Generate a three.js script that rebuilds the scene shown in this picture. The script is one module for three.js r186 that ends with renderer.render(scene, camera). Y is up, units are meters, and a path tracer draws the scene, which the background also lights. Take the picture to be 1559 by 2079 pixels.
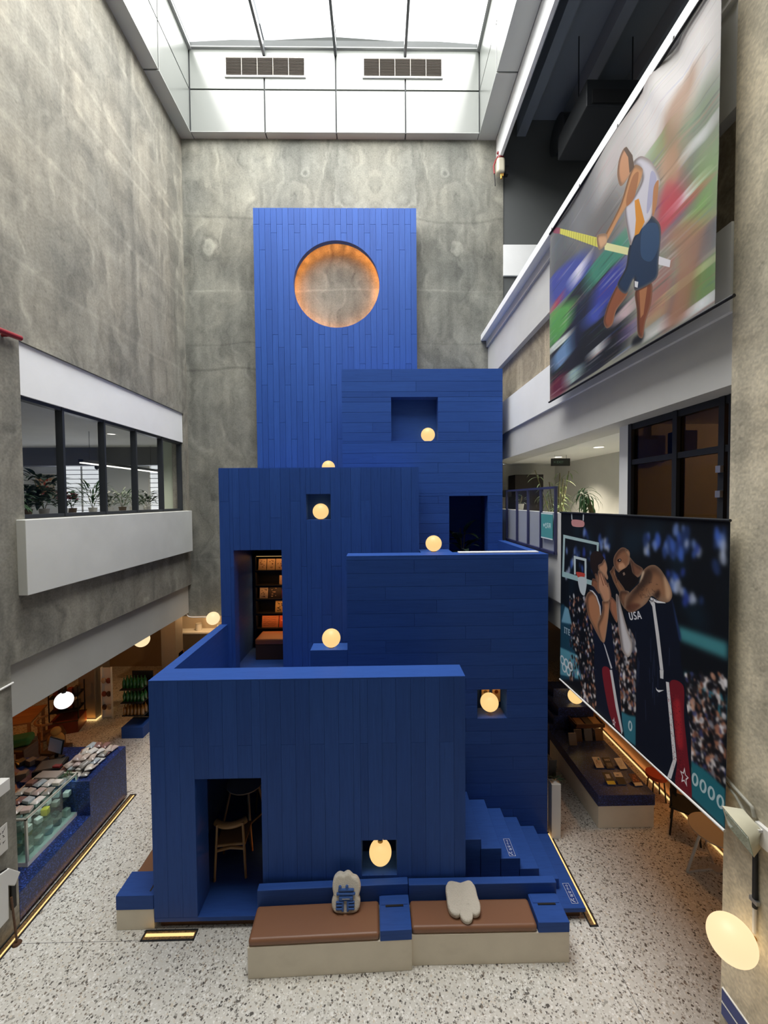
import * as THREE from 'three';
import { mergeGeometries } from 'three/addons/utils/BufferGeometryUtils.js';
import { RoundedBoxGeometry } from 'three/addons/geometries/RoundedBoxGeometry.js';
import { RectAreaLightUniformsLib } from 'three/addons/lights/RectAreaLightUniformsLib.js';

// ---------------------------------------------------------------- camera, light, exposure
const scene = new THREE.Scene();
scene.background = new THREE.Color(0xdfe6ea);
const camera = new THREE.PerspectiveCamera(2 * Math.atan(1039.5 / 800) * 180 / Math.PI, 1559 / 2079, 0.05, 60);
camera.position.set(0, 5.5, 0);
camera.rotation.order = 'YXZ';
camera.rotation.set(-0.0297, -0.0146, -0.0085);
scene.add(camera);
const renderer = new THREE.WebGLRenderer({ antialias: true });
renderer.toneMapping = THREE.LinearToneMapping;
renderer.toneMappingExposure = 1.0;
renderer.shadowMap.enabled = true;
renderer.shadowMap.type = THREE.PCFSoftShadowMap;
RectAreaLightUniformsLib.init();

// daylight of an overcast sky that comes through the milky panes of the roof light
const SKY = 10.3, ROOF_END = -1.4;
const skyLight = new THREE.RectAreaLight(new THREE.Color(1.0, 0.985, 0.955), SKY, 6.8, ROOF_END + 9.6);
skyLight.position.set(-0.94, 16.29, (ROOF_END - 9.7) / 2);
skyLight.rotation.x = -Math.PI / 2;
scene.add(skyLight);

// ---------------------------------------------------------------- helpers
let seed = 20240811;
const rnd = () => { seed = (seed + 0x6d2b79f5) | 0; let t = Math.imul(seed ^ (seed >>> 15), 1 | seed); t = (t + Math.imul(t ^ (t >>> 7), 61 | t)) ^ t; return ((t ^ (t >>> 14)) >>> 0) / 4294967296; };
const rr = (a, b) => a + (b - a) * rnd();
const taken = new Map();
function numbered(name) { const n = taken.get(name) ?? 0; taken.set(name, n + 1); return n ? name + '_' + String(n).padStart(3, '0') : name; }
function metric(g, s = 1) {                       // uv in metres, picked by the way each face points
  const p = g.attributes.position, n = g.attributes.normal, uv = new Float32Array(p.count * 2);
  for (let i = 0; i < p.count; i++) {
    const ax = Math.abs(n.getX(i)), ay = Math.abs(n.getY(i)), az = Math.abs(n.getZ(i));
    if (ay >= ax && ay >= az) { uv[2 * i] = p.getX(i) * s; uv[2 * i + 1] = p.getZ(i) * s; }
    else if (ax >= az) { uv[2 * i] = p.getZ(i) * s; uv[2 * i + 1] = p.getY(i) * s; }
    else { uv[2 * i] = p.getX(i) * s; uv[2 * i + 1] = p.getY(i) * s; }
  }
  g.setAttribute('uv', new THREE.BufferAttribute(uv, 2));
  return g;
}
const bx = (x0, x1, y0, y1, z0, z1) => metric(new THREE.BoxGeometry(x1 - x0, y1 - y0, Math.abs(z1 - z0)).translate((x0 + x1) / 2, (y0 + y1) / 2, (z0 + z1) / 2));
const rbx = (x0, x1, y0, y1, z0, z1, r = 0.01, s = 2) => metric(new RoundedBoxGeometry(x1 - x0, y1 - y0, Math.abs(z1 - z0), s, r).translate((x0 + x1) / 2, (y0 + y1) / 2, (z0 + z1) / 2));
const cyl = (r0, r1, h, x, y, z, n = 24) => new THREE.CylinderGeometry(r1, r0, h, n).translate(x, y + h / 2, z);
const tube = (pts, r, n = 8, seg = 0, closed = false) => new THREE.TubeGeometry(new THREE.CatmullRomCurve3(pts.map((p) => new THREE.Vector3(...p)), closed, 'catmullrom', 0.1), seg || pts.length * 6, r, n, closed);
function rod(a, b, r, n = 8) {
  const A = new THREE.Vector3(...a), B = new THREE.Vector3(...b), d = B.clone().sub(A);
  return new THREE.CylinderGeometry(r, r, d.length(), n).applyQuaternion(new THREE.Quaternion().setFromUnitVectors(new THREE.Vector3(0, 1, 0), d.clone().normalize())).translate((A.x + B.x) / 2, (A.y + B.y) / 2, (A.z + B.z) / 2);
}
function join(list) {
  const l = list.map((g) => (g.index ? g.toNonIndexed() : g));
  for (const g of l) for (const k of Object.keys(g.attributes)) if (!['position', 'normal', 'uv'].includes(k)) g.deleteAttribute(k);
  return l.length === 1 ? l[0] : mergeGeometries(l);
}
function part(name, geo, mat, parent) {
  const m = new THREE.Mesh(Array.isArray(geo) ? join(geo) : geo, mat);
  m.name = name; m.castShadow = m.receiveShadow = true;
  (parent ?? scene).add(m);
  return m;
}
function struct(name, geo, mat, label, category) {
  const m = part(numbered(name), geo, mat);
  m.userData.kind = 'structure'; if (label) { m.userData.label = label; m.userData.category = category ?? name.split('_')[0]; }
  return m;
}
function thing(name, label, category, pos = [0, 0, 0], turn = 0, group) {
  const o = new THREE.Group();
  o.name = numbered(name); o.position.set(...pos); o.rotation.y = turn;
  o.userData = { label, category };
  if (group) o.userData.group = group;
  scene.add(o);
  return o;
}
function solo(name, geo, mat, label, category, group) {
  const m = part(numbered(name), geo, mat);
  m.userData = { label, category }; if (group) m.userData.group = group;
  return m;
}
function dup(o, pos, turn, label) {
  const c = o.clone(); c.name = numbered(o.name.replace(/_\d{3}$/, '')); c.userData = { ...o.userData };
  c.position.set(...pos); if (turn !== undefined) c.rotation.y = turn; if (label) c.userData.label = label;
  scene.add(c);
  return c;
}

// ---------------------------------------------------------------- noise and textures
const perm = new Uint8Array(512); { const p = [...Array(256).keys()]; for (let i = 255; i > 0; i--) { const j = Math.floor(rnd() * (i + 1)); [p[i], p[j]] = [p[j], p[i]]; } for (let i = 0; i < 512; i++) perm[i] = p[i & 255]; }
function vnoise(x, y, px, py) {                    // value noise; repeats after px, py cells where these are given
  const xi = Math.floor(x), yi = Math.floor(y), fx = x - xi, fy = y - yi, u = fx * fx * (3 - 2 * fx), v = fy * fy * (3 - 2 * fy);
  let x0 = xi, x1 = xi + 1, y0 = yi, y1 = yi + 1;
  if (px) { x0 = ((x0 % px) + px) % px; x1 = (x0 + 1) % px; y0 = ((y0 % py) + py) % py; y1 = (y0 + 1) % py; }
  const p = perm[x0 & 255], q = perm[x1 & 255]; y0 &= 255; y1 &= 255;
  const a = perm[p + y0], b = perm[q + y0], c = perm[p + y1], d = perm[q + y1];
  return (a + (b - a) * u + (c - a) * v + (a - b - c + d) * u * v) / 255;
}
function fbm(x, y, o, px, py) { let s = 0, a = 0.5, t = 0; for (let i = 0; i < o; i++) { s += a * vnoise(x, y, px, py); t += a; a *= 0.5; x *= 2; y *= 2; if (px) { px *= 2; py *= 2; } } return s / t; }
function texture(w, h, f, srgb = true, repeat) {
  const d = new Uint8Array(w * h * 4);
  for (let j = 0; j < h; j++) for (let i = 0; i < w; i++) { const c = f((i + 0.5) / w, (j + 0.5) / h), k = (j * w + i) * 4; if (typeof c === 'number') d[k] = d[k + 1] = d[k + 2] = c < 0 ? 0 : c > 255 ? 255 : c; else for (let q = 0; q < 3; q++) d[k + q] = c[q] < 0 ? 0 : c[q] > 255 ? 255 : c[q]; d[k + 3] = 255; }
  const t = new THREE.DataTexture(d, w, h);
  t.magFilter = THREE.LinearFilter; t.minFilter = THREE.LinearMipmapLinearFilter; t.generateMipmaps = true;
  t.wrapS = t.wrapT = THREE.RepeatWrapping; if (srgb) t.colorSpace = THREE.SRGBColorSpace; if (repeat) t.repeat.set(...repeat);
  t.needsUpdate = true;
  return t;
}
function canvasTexture(w, h, draw, repeat) {
  const c = document.createElement('canvas'); c.width = w; c.height = h;
  draw(c.getContext('2d'), w, h);
  const t = new THREE.CanvasTexture(c); t.colorSpace = THREE.SRGBColorSpace;
  if (repeat) { t.wrapS = t.wrapT = THREE.RepeatWrapping; t.repeat.set(...repeat); }
  return t;
}
const std = (color, roughness = 0.7, more = {}) => new THREE.MeshStandardMaterial({ color, roughness, ...more });
const phy = (o) => new THREE.MeshPhysicalMaterial(o);

// cast concrete: cloudy tone, trowel streaks, pits; bands = [height 0..1, width, change of tone]
function concreteMaps(w, h, wide, high, base, { bands = [], streak = 1, blots = [], off = 0, mottle = 1, upright = 1 } = {}) {
  const hgt = new Float32Array(w * h);
  const color = texture(w, h, (u, v) => {
    const x = u * wide, y = v * high;
    const cloud = fbm(x * 0.55 + off, y * 0.55 + off, 4) - 0.5;
    const mid = fbm(x * 2.3 + 31 + off, y * 1.7 + 7, 3) - 0.5;
    const drip = (fbm(x * 7 + 11, y * 0.5 + 3 + off, 3) - 0.5) * upright;
    const trowel = (fbm(x * 5.5 + 6 * mid, y * 2.1 + 4 * cloud + off, 3) - 0.5);
    const swirl = Math.max(0, fbm(x * 3.1 + 2.4 * cloud * 4, y * 2.2 + 60 + off, 3) - 0.56);
    const pit = Math.max(0, fbm(x * 19 + 5, y * 19 + off, 2) - 0.72);
    const fine = fbm(x * 60, y * 60, 2) - 0.5;
    let t = 1 + mottle * (0.2 * cloud + 0.2 * mid + 0.22 * swirl + 0.36 * trowel) + streak * 0.18 * drip - 0.5 * pit + 0.2 * fine;
    for (const [b, bw, amt, wob = 0.01] of bands) { const d = Math.abs(v - b - wob * (vnoise(x * 1.3 + b * 90, b * 31) - 0.5)); if (d < bw) t += amt * (1 - d / bw) * (0.5 + vnoise(x * 1.1 + 17 * b, 5 + b * 40)); }
    for (const [bu, bv, ru, rv, amt, ring] of blots) {
      const q = Math.hypot((u - bu) / ru, (v - bv) / rv) + 0.5 * (vnoise(x * 9, y * 9) - 0.5);
      if (ring) t += amt * Math.max(0, 1 - Math.abs(q - 0.85) * 6); else if (q < 1) t += amt * Math.min(1, (1 - q) * 5);
    }
    const warm = 0.5 * cloud + 0.4 * mid;
    hgt[Math.min(h - 1, Math.floor(v * h)) * w + Math.min(w - 1, Math.floor(u * w))] = t;
    return [base[0] * t * (1 + 0.05 * warm), base[1] * t, base[2] * t * (1 - 0.06 * warm)];
  });
  const bump = texture(w, h, (u, v) => 128 + 90 * (hgt[Math.min(h - 1, Math.floor(v * h)) * w + Math.min(w - 1, Math.floor(u * w))] - 1), false);
  for (const t of [color, bump]) { t.wrapS = t.wrapT = THREE.MirroredRepeatWrapping; t.repeat.set(1 / wide, 1 / high); }
  return { map: color, bumpMap: bump, bumpScale: 0.012, roughness: 0.86 };
}
// ---------------------------------------------------------------- materials
const shifted = (o, x, y) => { const r = { ...o }; for (const k of ['map', 'bumpMap']) { r[k] = o[k].clone(); r[k].offset.set(x, y); } return r; };
const leftMaps = concreteMaps(1024, 1024, 10, 12, [140, 137, 126], {
  bands: [[10.45 / 12, 0.006, 0.12, 0.012], [10.0 / 12, 0.016, 0.05, 0.02], [11.75 / 12, 0.005, 0.09], [8.65 / 12, 0.005, 0.09], [9.6 / 12, 0.004, 0.05], [11.2 / 12, 0.02, -0.06]], streak: 1.3,
  blots: [[((-5.75 + 10) / 10), 11.55 / 12, 0.022, 0.02, -0.16, 0], [((-5.8 + 10) / 10), 8.55 / 12, 0.024, 0.015, -0.3, 1]] });
const M = {};
M.left = std(0xffffff, 0.86, leftMaps);
M.back = std(0xffffff, 0.86, concreteMaps(1024, 1536, 8, 16, [122, 122, 114], {
  bands: [[12.42 / 16, 0.003, -0.14, 0.012], [10.7 / 16, 0.0025, 0.1, 0.006], [9.4 / 16, 0.002, -0.1, 0.006], [8.8 / 16, 0.003, -0.14, 0.008], [4.1 / 16, 0.003, 0.1], [11.55 / 16, 0.05, -0.13, 0.006]], streak: 0.9, off: 40,
  blots: [[0.51, 11.75 / 16, 0.02, 0.014, 0.24, 0], [0.51, 11.75 / 16, 0.03, 0.02, -0.12, 1], [0.25, 11.75 / 16, 0.02, 0.012, 0.2, 0]] }));
M.pillar = std(0xffffff, 0.9, { ...concreteMaps(1024, 1024, 4, 6, [205, 195, 172], { off: 90, streak: 0.5, mottle: 0.9 }), bumpScale: 0.02 });
M.rawBand = std(0xffffff, 0.9, concreteMaps(512, 512, 4, 4, [172, 160, 138], { off: 130, streak: 1.2 }));
const plasterTone = (c, amt = 5) => texture(256, 256, (u, v) => { const n = amt * 2 * (fbm(u * 6, v * 6, 4, 6, 6) - 0.5); return c.map((q) => q + n); }, true, [0.4, 0.4]);
M.plaster = std(0xffffff, 0.75, { map: plasterTone([206, 206, 203]) });
M.plasterWhite = std(0xffffff, 0.7, { map: plasterTone([240, 242, 243], 4) });
M.plasterGrey = std(0xffffff, 0.75, { map: plasterTone([184, 184, 178]) });
M.panelGrey = std(0xffffff, 0.72, { map: plasterTone([220, 222, 218], 7) });
M.cladding = phy({ color: 0x6c706c, roughness: 0.34, clearcoat: 0.4, clearcoatRoughness: 0.18 });
M.soffit = std(0xb6b9b7, 0.45);
M.joint = std(0x4a4d50, 0.8);
M.dark = std(0x848b94, 0.85);
M.darkWall = std(0x575a5b, 0.85);
M.darkSteel = std(0x24272b, 0.5, { metalness: 0.3 });
M.black = std(0x0c0d0f, 0.6);
M.frame = std(0x30343a, 0.45);
M.white = std(0xe9e8e4, 0.55);
M.cream = std(0xffffff, 0.8, { map: texture(512, 512, (u, v) => { const n = 10 * (fbm(u * 7, v * 7, 4, 7, 7) - 0.5) - 26 * Math.max(0, fbm(u * 5 + 9, v * 9 + 4, 4, 5, 9) - 0.62); return [236 + n, 227 + n, 208 + n]; }, true, [0.7, 0.7]) });
// painted wood boards, grain along u
const grainMap = texture(512, 512, (u, v) => { const g = fbm(u * 5, v * 60, 4, 5, 60) - 0.5, k = Math.max(0, fbm(u * 9 + 3, v * 90, 2, 9, 90) - 0.68); const t = 236 + 22 * g - 60 * k; return [t, t, t]; }, true);
const grainBump = texture(512, 512, (u, v) => 128 + 120 * (fbm(u * 6, v * 80, 3, 6, 80) - 0.5), false);
const blueTones = [[0.034, 0.1, 0.39], [0.032, 0.094, 0.37], [0.036, 0.106, 0.41]];
M.blue = blueTones.map((c) => phy({ color: new THREE.Color().setRGB(...c), roughness: 0.5, specularIntensity: 0.3, map: grainMap, bumpMap: grainBump, bumpScale: 0.0012 }));
M.bluePlain = phy({ color: new THREE.Color().setRGB(0.034, 0.1, 0.39), roughness: 0.48, specularIntensity: 0.3, map: grainMap, bumpMap: grainBump, bumpScale: 0.0006 });
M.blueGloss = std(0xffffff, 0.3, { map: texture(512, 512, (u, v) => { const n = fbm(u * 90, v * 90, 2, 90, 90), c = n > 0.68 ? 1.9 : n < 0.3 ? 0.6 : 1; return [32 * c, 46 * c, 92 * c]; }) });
M.leather = phy({ color: new THREE.Color().setRGB(0.24, 0.112, 0.06), roughness: 0.42, bumpMap: texture(256, 256, (u, v) => 128 + 110 * (fbm(u * 50, v * 50, 2, 50, 50) - 0.5), false, [3, 3]), bumpScale: 0.0006 });
M.wood = std(0xffffff, 0.5, { map: texture(256, 256, (u, v) => { const n = fbm(u * 3, v * 40, 4, 3, 40) - 0.5; return [150 + 60 * n, 104 + 50 * n, 62 + 36 * n]; }, true) });
M.woodDark = std(0xffffff, 0.55, { map: texture(256, 256, (u, v) => { const n = fbm(u * 3, v * 40, 4, 3, 40) - 0.5; return [84 + 40 * n, 56 + 30 * n, 36 + 20 * n]; }, true) });
M.goldMetal = std(0xb9904a, 0.35, { metalness: 0.8 });
M.steel = std(0xb8bbbd, 0.35, { metalness: 0.85 });
M.tableTop = std(0xb3a99c, 0.5);
M.tableLeg = std(0xcfc9c0, 0.45);
M.plush = phy({ color: 0xd9d2c4, roughness: 1, sheen: 0.8, sheenColor: new THREE.Color(0.5, 0.48, 0.45), bumpMap: texture(256, 256, (u, v) => 128 + 200 * (fbm(u * 60, v * 60, 2, 60, 60) - 0.5), false, [3, 3]), bumpScale: 0.006 });
M.plushBlue = phy({ color: new THREE.Color().setRGB(0.045, 0.11, 0.33), roughness: 0.95, sheen: 0.5, sheenColor: new THREE.Color(0.2, 0.3, 0.5) });
M.glass = phy({ color: 0xffffff, specularIntensity: 0.3, roughness: 0.03, transmission: 1, thickness: 0, ior: 1.45 });
M.glassGreen = phy({ color: 0xdcebe6, roughness: 0.03, transmission: 1, thickness: 0, ior: 1.45 });
M.glassDark = phy({ color: 0x8a8e90, specularIntensity: 0.35, roughness: 0.04, transmission: 1, thickness: 0, ior: 1.5 });
M.red = std(0x8c1f26, 0.45);
M.soil = std(0x2a2119, 1);
M.leaf = phy({ color: 0x2f5a2c, roughness: 0.6, transmission: 0.25, thickness: 0, side: THREE.DoubleSide });
M.leafDark = phy({ color: 0x1d3a22, roughness: 0.55, transmission: 0.2, thickness: 0, side: THREE.DoubleSide });
M.leafPale = phy({ color: 0x7d9160, roughness: 0.6, transmission: 0.3, thickness: 0, side: THREE.DoubleSide });
M.petal = phy({ color: 0xb23a52, roughness: 0.7, transmission: 0.3, thickness: 0, side: THREE.DoubleSide });
M.pot = std(0xd7d5cf, 0.5);
M.potDark = std(0x6b5a4a, 0.7);
M.stem = std(0x6f6a48, 0.8);
const glow = (r, g, b, base = 0xffffff) => new THREE.MeshStandardMaterial({ color: base, roughness: 0.5, emissive: new THREE.Color().setRGB(r, g, b), emissiveIntensity: 1 });
M.globe = glow(1.0, 0.66, 0.26, 0x6b5a40);
M.globePale = glow(1.05, 0.8, 0.46, 0x6b5a40);
M.globeWhite = glow(1.4, 1.4, 1.35, 0x777777);
M.led = glow(1.25, 0.84, 0.34, 0x8a6a30);
M.ledSoft = glow(0.9, 0.56, 0.2, 0x8a6a30);
M.skyPane = glow(1.25, 1.28, 1.3, 0xf4f6f6);
M.downlight = glow(1.6, 1.55, 1.4);
M.dayWindow = glow(0.55, 0.58, 0.6);

// terrazzo: pale binder with dark, brown and white chips
M.floor = std(0xffffff, 0.42, { map: canvasTexture(2048, 2048, (c, w, h) => {
  c.fillStyle = '#d8d5cd'; c.fillRect(0, 0, w, h);
  const tones = ['#a5a29a', '#e2e0da', '#dcd9d2', '#ebe9e4', '#b4afa4', '#8e8a83', '#6a655f', '#857a6e', '#d6ccbc', '#57534e', '#efede8', '#e8e6e0', '#dcdad4', '#f1efea', '#e4e2dc', '#b9b5ac'];
  for (let i = 0; i < 26000; i++) {
    const x = rnd() * w, y = rnd() * h, big = rnd(), r = big > 0.97 ? rr(8, 11) : big > 0.6 ? rr(5, 8) : rr(2.5, 5), n = 5 + Math.floor(rnd() * 3), a0 = rnd() * 6.3;
    c.fillStyle = tones[Math.floor(rnd() * tones.length)];
    for (const [ox, oy] of [[0, 0], ...(x < 16 ? [[w, 0]] : x > w - 16 ? [[-w, 0]] : []), ...(y < 16 ? [[0, h]] : y > h - 16 ? [[0, -h]] : [])]) {
      c.beginPath();
      for (let k = 0; k < n; k++) { const a = a0 + k / n * 6.283, q = r * (0.65 + 0.5 * ((Math.sin(i * 12.9 + k * 78.2) * 43758.5) % 1 + 1) % 1); c.lineTo(x + ox + Math.cos(a) * q, y + oy + Math.sin(a) * q); }
      c.fill();
    }
  }
}, [1 / 3.2, 1 / 3.2]) });
// ---------------------------------------------------------------- the hall: floor, walls, roof light
const XL = -4.72, XR = 2.78, ZB = -9.93;
struct('floor', bx(-12, 9, -0.2, 0, 6, -14), M.floor);
for (const [a, b, c, d] of [[2.752, 2.757, -4.84, 5], [-4.6, -3.05, -4.832, -4.828], [-5.0, -4.995, -12, -7.45], [-3.03, 2.75, -3.1, -3.095]]) { const j = part('joint', bx(a, b, 0, 0.0008, c, d), M.joint, scene.getObjectByName('floor')); j.receiveShadow = true; }
struct('wall_left', [bx(-5.02, XL, 7.65, 14.4, ZB, 5.2), bx(-5.02, XL, 0, 7.65, -5.05, 5.2), bx(-5.02, XL, 3.43, 7.65, -5.33, -5.05), bx(-5.02, XL, 3.43, 5.29, -9.73, -5.33), bx(-5.02, XL, 3.43, 7.65, ZB, -9.73)], M.left);
struct('trim_1', bx(-5.0, -4.755, 6.95, 7.648, -9.73, -5.33), M.plasterWhite);
struct('trim_2', rbx(-4.73, -4.6, 4.29, 5.285, -9.8, -5.2, 0.008), M.panelGrey);
struct('trim_3', bx(-5.12, -4.8, 2.71, 3.44, -9.93, -5.05), M.plasterGrey);
struct('wall_back', bx(-5.0, 3.16, 2.62, 14.4, -10.25, ZB), M.back);
struct('wall_right', bx(XR, 3.5, 0, 14.4, -3.08, 5.2), M.pillar);
struct('wall_front', bx(-5.02, 3.5, 0, 16.6, 5.2, 5.5), M.darkWall);
struct('balcony_slab', [bx(XL, XR, 3.85, 4.15, -0.25, 5.2), bx(XL, XR, 4.15, 4.9, -0.25, -0.13)], M.darkWall);
// right-hand edge beams of the floors
struct('trim_4', rbx(2.6, 2.98, 9.46, 9.6, ZB, -3.08, 0.006), M.plasterWhite);
struct('trim_5', bx(2.735, 3.02, 9.3, 9.47, ZB, -3.08), M.plaster);
struct('trim_6', bx(2.78, 3.05, 8.505, 9.305, ZB, -3.08), M.plaster);
struct('trim_7', bx(2.88, 3.05, 7.62, 8.51, ZB, -3.08), M.rawBand);
struct('trim_8', bx(2.76, 3.05, 6.95, 7.64, ZB, -3.08), M.plasterWhite);
struct('trim_9', bx(2.8, 3.3, 6.39, 6.96, ZB, -3.08), M.plaster);
struct('trim_10', [bx(2.78, 2.92, 3.9, 5.28, ZB, -3.08)], M.plaster);
struct('trim_11', bx(2.82, 3.1, 3.47, 3.92, ZB, -3.08), M.plasterGrey);
// upper floor on that side: dark painted room
struct('slab_upper', bx(3.0, 9, 8.5, 8.9, -12, 5.2), M.darkWall);
struct('wall_upper_back', bx(3.16, 9, 8.9, 15.2, -10.25, -9.95), M.darkWall);
struct('trim_12', bx(3.16, 6.2, 11.05, 11.8, -9.95, -9.9), M.plasterWhite);
struct('wall_upper_side', bx(9, 9.2, -0.2, 15.2, -14, 5.2), M.dark);
struct('ceiling_upper', bx(3.0, 9.2, 14.85, 15.1, -12, 5.2), M.dark);
for (let i = 0; i < 5; i++) struct('ceiling_beam', bx(3.5 + i * 1.05, 3.72 + i * 1.05, 14.45, 14.86, -9.95, 5.2), M.dark);
struct('ceiling_beam', bx(3.0, 9, 14.2, 14.5, -6.0, -5.6), M.dark);
// the other shell walls (ground floor shop and office wings)
struct('wall_shop_side', bx(-12.2, -12, -0.2, 8, -14, 5.2), M.plasterGrey);
struct('wall_shop_back', bx(-12, 9.2, -0.2, 2.95, -13.4, -13.2), std(0x8a7a66, 0.8));
struct('ceiling_shop', [bx(-12, -5.0, 2.95, 3.4, -14, -5.05), bx(-5.0, 9, 2.95, 3.4, -14, -10.25)], std(0x5a544c, 0.85));
struct('ceiling_shop', bx(3.05, 9, 3.47, 3.9, -10.25, 5.2), std(0x5a544c, 0.85));
struct('wall_shop_front', bx(-12, -5.02, 0, 8, -5.0, -4.8), M.plasterGrey);

// roof light well: white metal panels with open joints
const well = { x0: -4.41, x1: 2.53, z0: -9.75, z1: ROOF_END, y0: 14.35, ym: 15.33, y1: 16.3 };
const backSplit = [well.x0, -2.63, -0.925, 0.742, well.x1], sideSplit = [-9.75, -8.39]; while (sideSplit.at(-1) < ROOF_END - 2.8) sideSplit.push(sideSplit.at(-1) + 2.6); sideSplit.push(well.z1);
const wellBack = struct('wall_roof_well_back', bx(-4.75, 3.0, 14.36, 16.9, -9.95, -9.79), M.joint);
const wellLeft = struct('wall_roof_well_left', bx(-4.75, -4.45, 14.36, 16.7, -9.9, ROOF_END), M.joint);
const wellRight = struct('wall_roof_well_right', bx(2.57, 2.98, 14.36, 16.7, -9.9, ROOF_END), M.joint);
struct('wall_roof_well_front', bx(-4.75, 3.0, 14.36, 16.9, ROOF_END, ROOF_END + 0.3), M.cladding);
const G = 0.016;
for (let i = 0; i < 4; i++) {
  const a = backSplit[i] + G, b = backSplit[i + 1] - G;
  part('panel', rbx(a, b, well.y0, well.ym - G, -9.82, -9.75, 0.006), M.cladding, wellBack);
  part('panel', rbx(a, b, well.ym + G, 16.26, -9.82, -9.75, 0.006), M.cladding, wellBack);
  part('panel', bx(a, b, 14.345, 14.36, -9.94, -9.75), M.soffit, wellBack);
}
for (let i = 0; i + 1 < sideSplit.length; i++) {
  const a = sideSplit[i] + G, b = sideSplit[i + 1] - G;
  for (const [w, xa, xb, sa, sb] of [[wellLeft, -4.48, well.x0, XL, well.x0], [wellRight, well.x1, 2.6, well.x1, 2.97]]) {
    part('panel', rbx(xa, xb, well.y0, well.ym - G, a, b, 0.006), M.cladding, w);
    part('panel', rbx(xa, xb, well.ym + G, 16.26, a, b, 0.006), M.cladding, w);
    part('panel', bx(sa, sb, 14.34, 14.36, i ? a : -9.93, b), M.soffit, w);
  }
}
struct('trim_13', bx(2.985, 3.06, 13.72, 14.5, ZB, -3.0), M.plasterWhite);
struct('ceiling', bx(-5.02, 3.06, 14.35, 14.7, ROOF_END, 5.5), M.plaster);
// roof light: four strips of milky panes on a low ridge, with bars between them
const roof = thing('roof_light', 'large white glowing roof light of milky panes over the hall', 'skylight', [0, 0, 0]);
const ridge = (x) => 16.36 + 0.2 * (1 - Math.abs(x + 0.94) / 3.47);
for (let i = 0; i < 4; i++) for (let j = 0; j < 4; j++) {
  const a = backSplit[i] + 0.02, b = backSplit[i + 1] - 0.02, z0 = -9.75 + j * ((ROOF_END + 9.75) / 4), z1 = z0 + (ROOF_END + 9.75) / 4 - 0.015;
  const g = new THREE.BufferGeometry();
  const P = [[a, ridge(a), z0], [b, ridge(b), z0], [b, ridge(b), z1], [a, ridge(a), z1]], Q = P.map(([x, y, z]) => [x, y + 0.03, z]), V = [...P, ...Q];
  g.setAttribute('position', new THREE.Float32BufferAttribute(V.flat(), 3));
  g.setIndex([0, 1, 2, 0, 2, 3, 4, 6, 5, 4, 7, 6, 0, 4, 5, 0, 5, 1, 3, 2, 6, 3, 6, 7, 0, 3, 7, 0, 7, 4, 1, 5, 6, 1, 6, 2]);
  const gg = g.toNonIndexed(); gg.computeVertexNormals();
  part('pane', gg, M.skyPane, roof).castShadow = false;
}
M.bar = std(0xa7a9a8, 0.5);
for (const x of backSplit.slice(1, 4)) part('bar', bx(x - 0.03, x + 0.03, 16.12, 16.275, -9.75, ROOF_END), std(0x55585b, 0.5), roof);
part('edge_frame', [bx(-4.44, -4.34, 16.24, 16.34, -9.75, ROOF_END), bx(2.46, 2.56, 16.24, 16.34, -9.75, ROOF_END), bx(-4.44, 2.56, 16.26, 16.42, -9.78, -9.7)], M.bar, roof);
{ const f = new THREE.Shape([[-4.41, 16.27], [2.53, 16.27], [2.53, 16.37], [-0.94, 16.57], [-4.41, 16.37]].map((p) => new THREE.Vector2(...p))); part('fascia', metric(new THREE.ExtrudeGeometry(f, { depth: 0.02, bevelEnabled: false }).translate(0, 0, -9.77)), M.cladding, wellBack); }
// supply air grilles high on the far side of the roof well
for (const [x0, x1, lab] of [[-3.53, -1.67, 'wide bronze air grille in the white roof well, farther from the banners'], [-0.25, 1.61, 'wide bronze air grille in the white roof well, on the banner side']]) {
  const v = thing('air_grille', lab, 'vent', [0, 0, 0], 0);
  const grey = std(0x77716a, 0.5);
  part('backing', bx(x0, x1, 15.63, 16.06, -9.752, -9.745), std(0x4f4a44, 0.8), v);
  part('frame', [bx(x0 - 0.03, x1 + 0.03, 15.6, 15.635, -9.75, -9.72), bx(x0 - 0.02, x1 + 0.02, 16.055, 16.075, -9.75, -9.73), bx(x0 - 0.02, x0, 15.62, 16.07, -9.75, -9.73), bx(x1, x1 + 0.02, 15.62, 16.07, -9.75, -9.73)], M.white, v);
  for (let k = 1; k < 5; k++) { const x = x0 + (x1 - x0) * k / 5; part('divider', bx(x - 0.007, x + 0.007, 15.63, 16.06, -9.746, -9.728), std(0x857f76, 0.5), v); }
  const sl = []; for (let k = 0; k < 15; k++) { const y = 15.645 + k * 0.028; sl.push(new THREE.BoxGeometry(x1 - x0, 0.004, 0.02).rotateX(0.6).translate((x0 + x1) / 2, y, -9.738)); }
  part('louvres', sl, grey, v);
}
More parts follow.
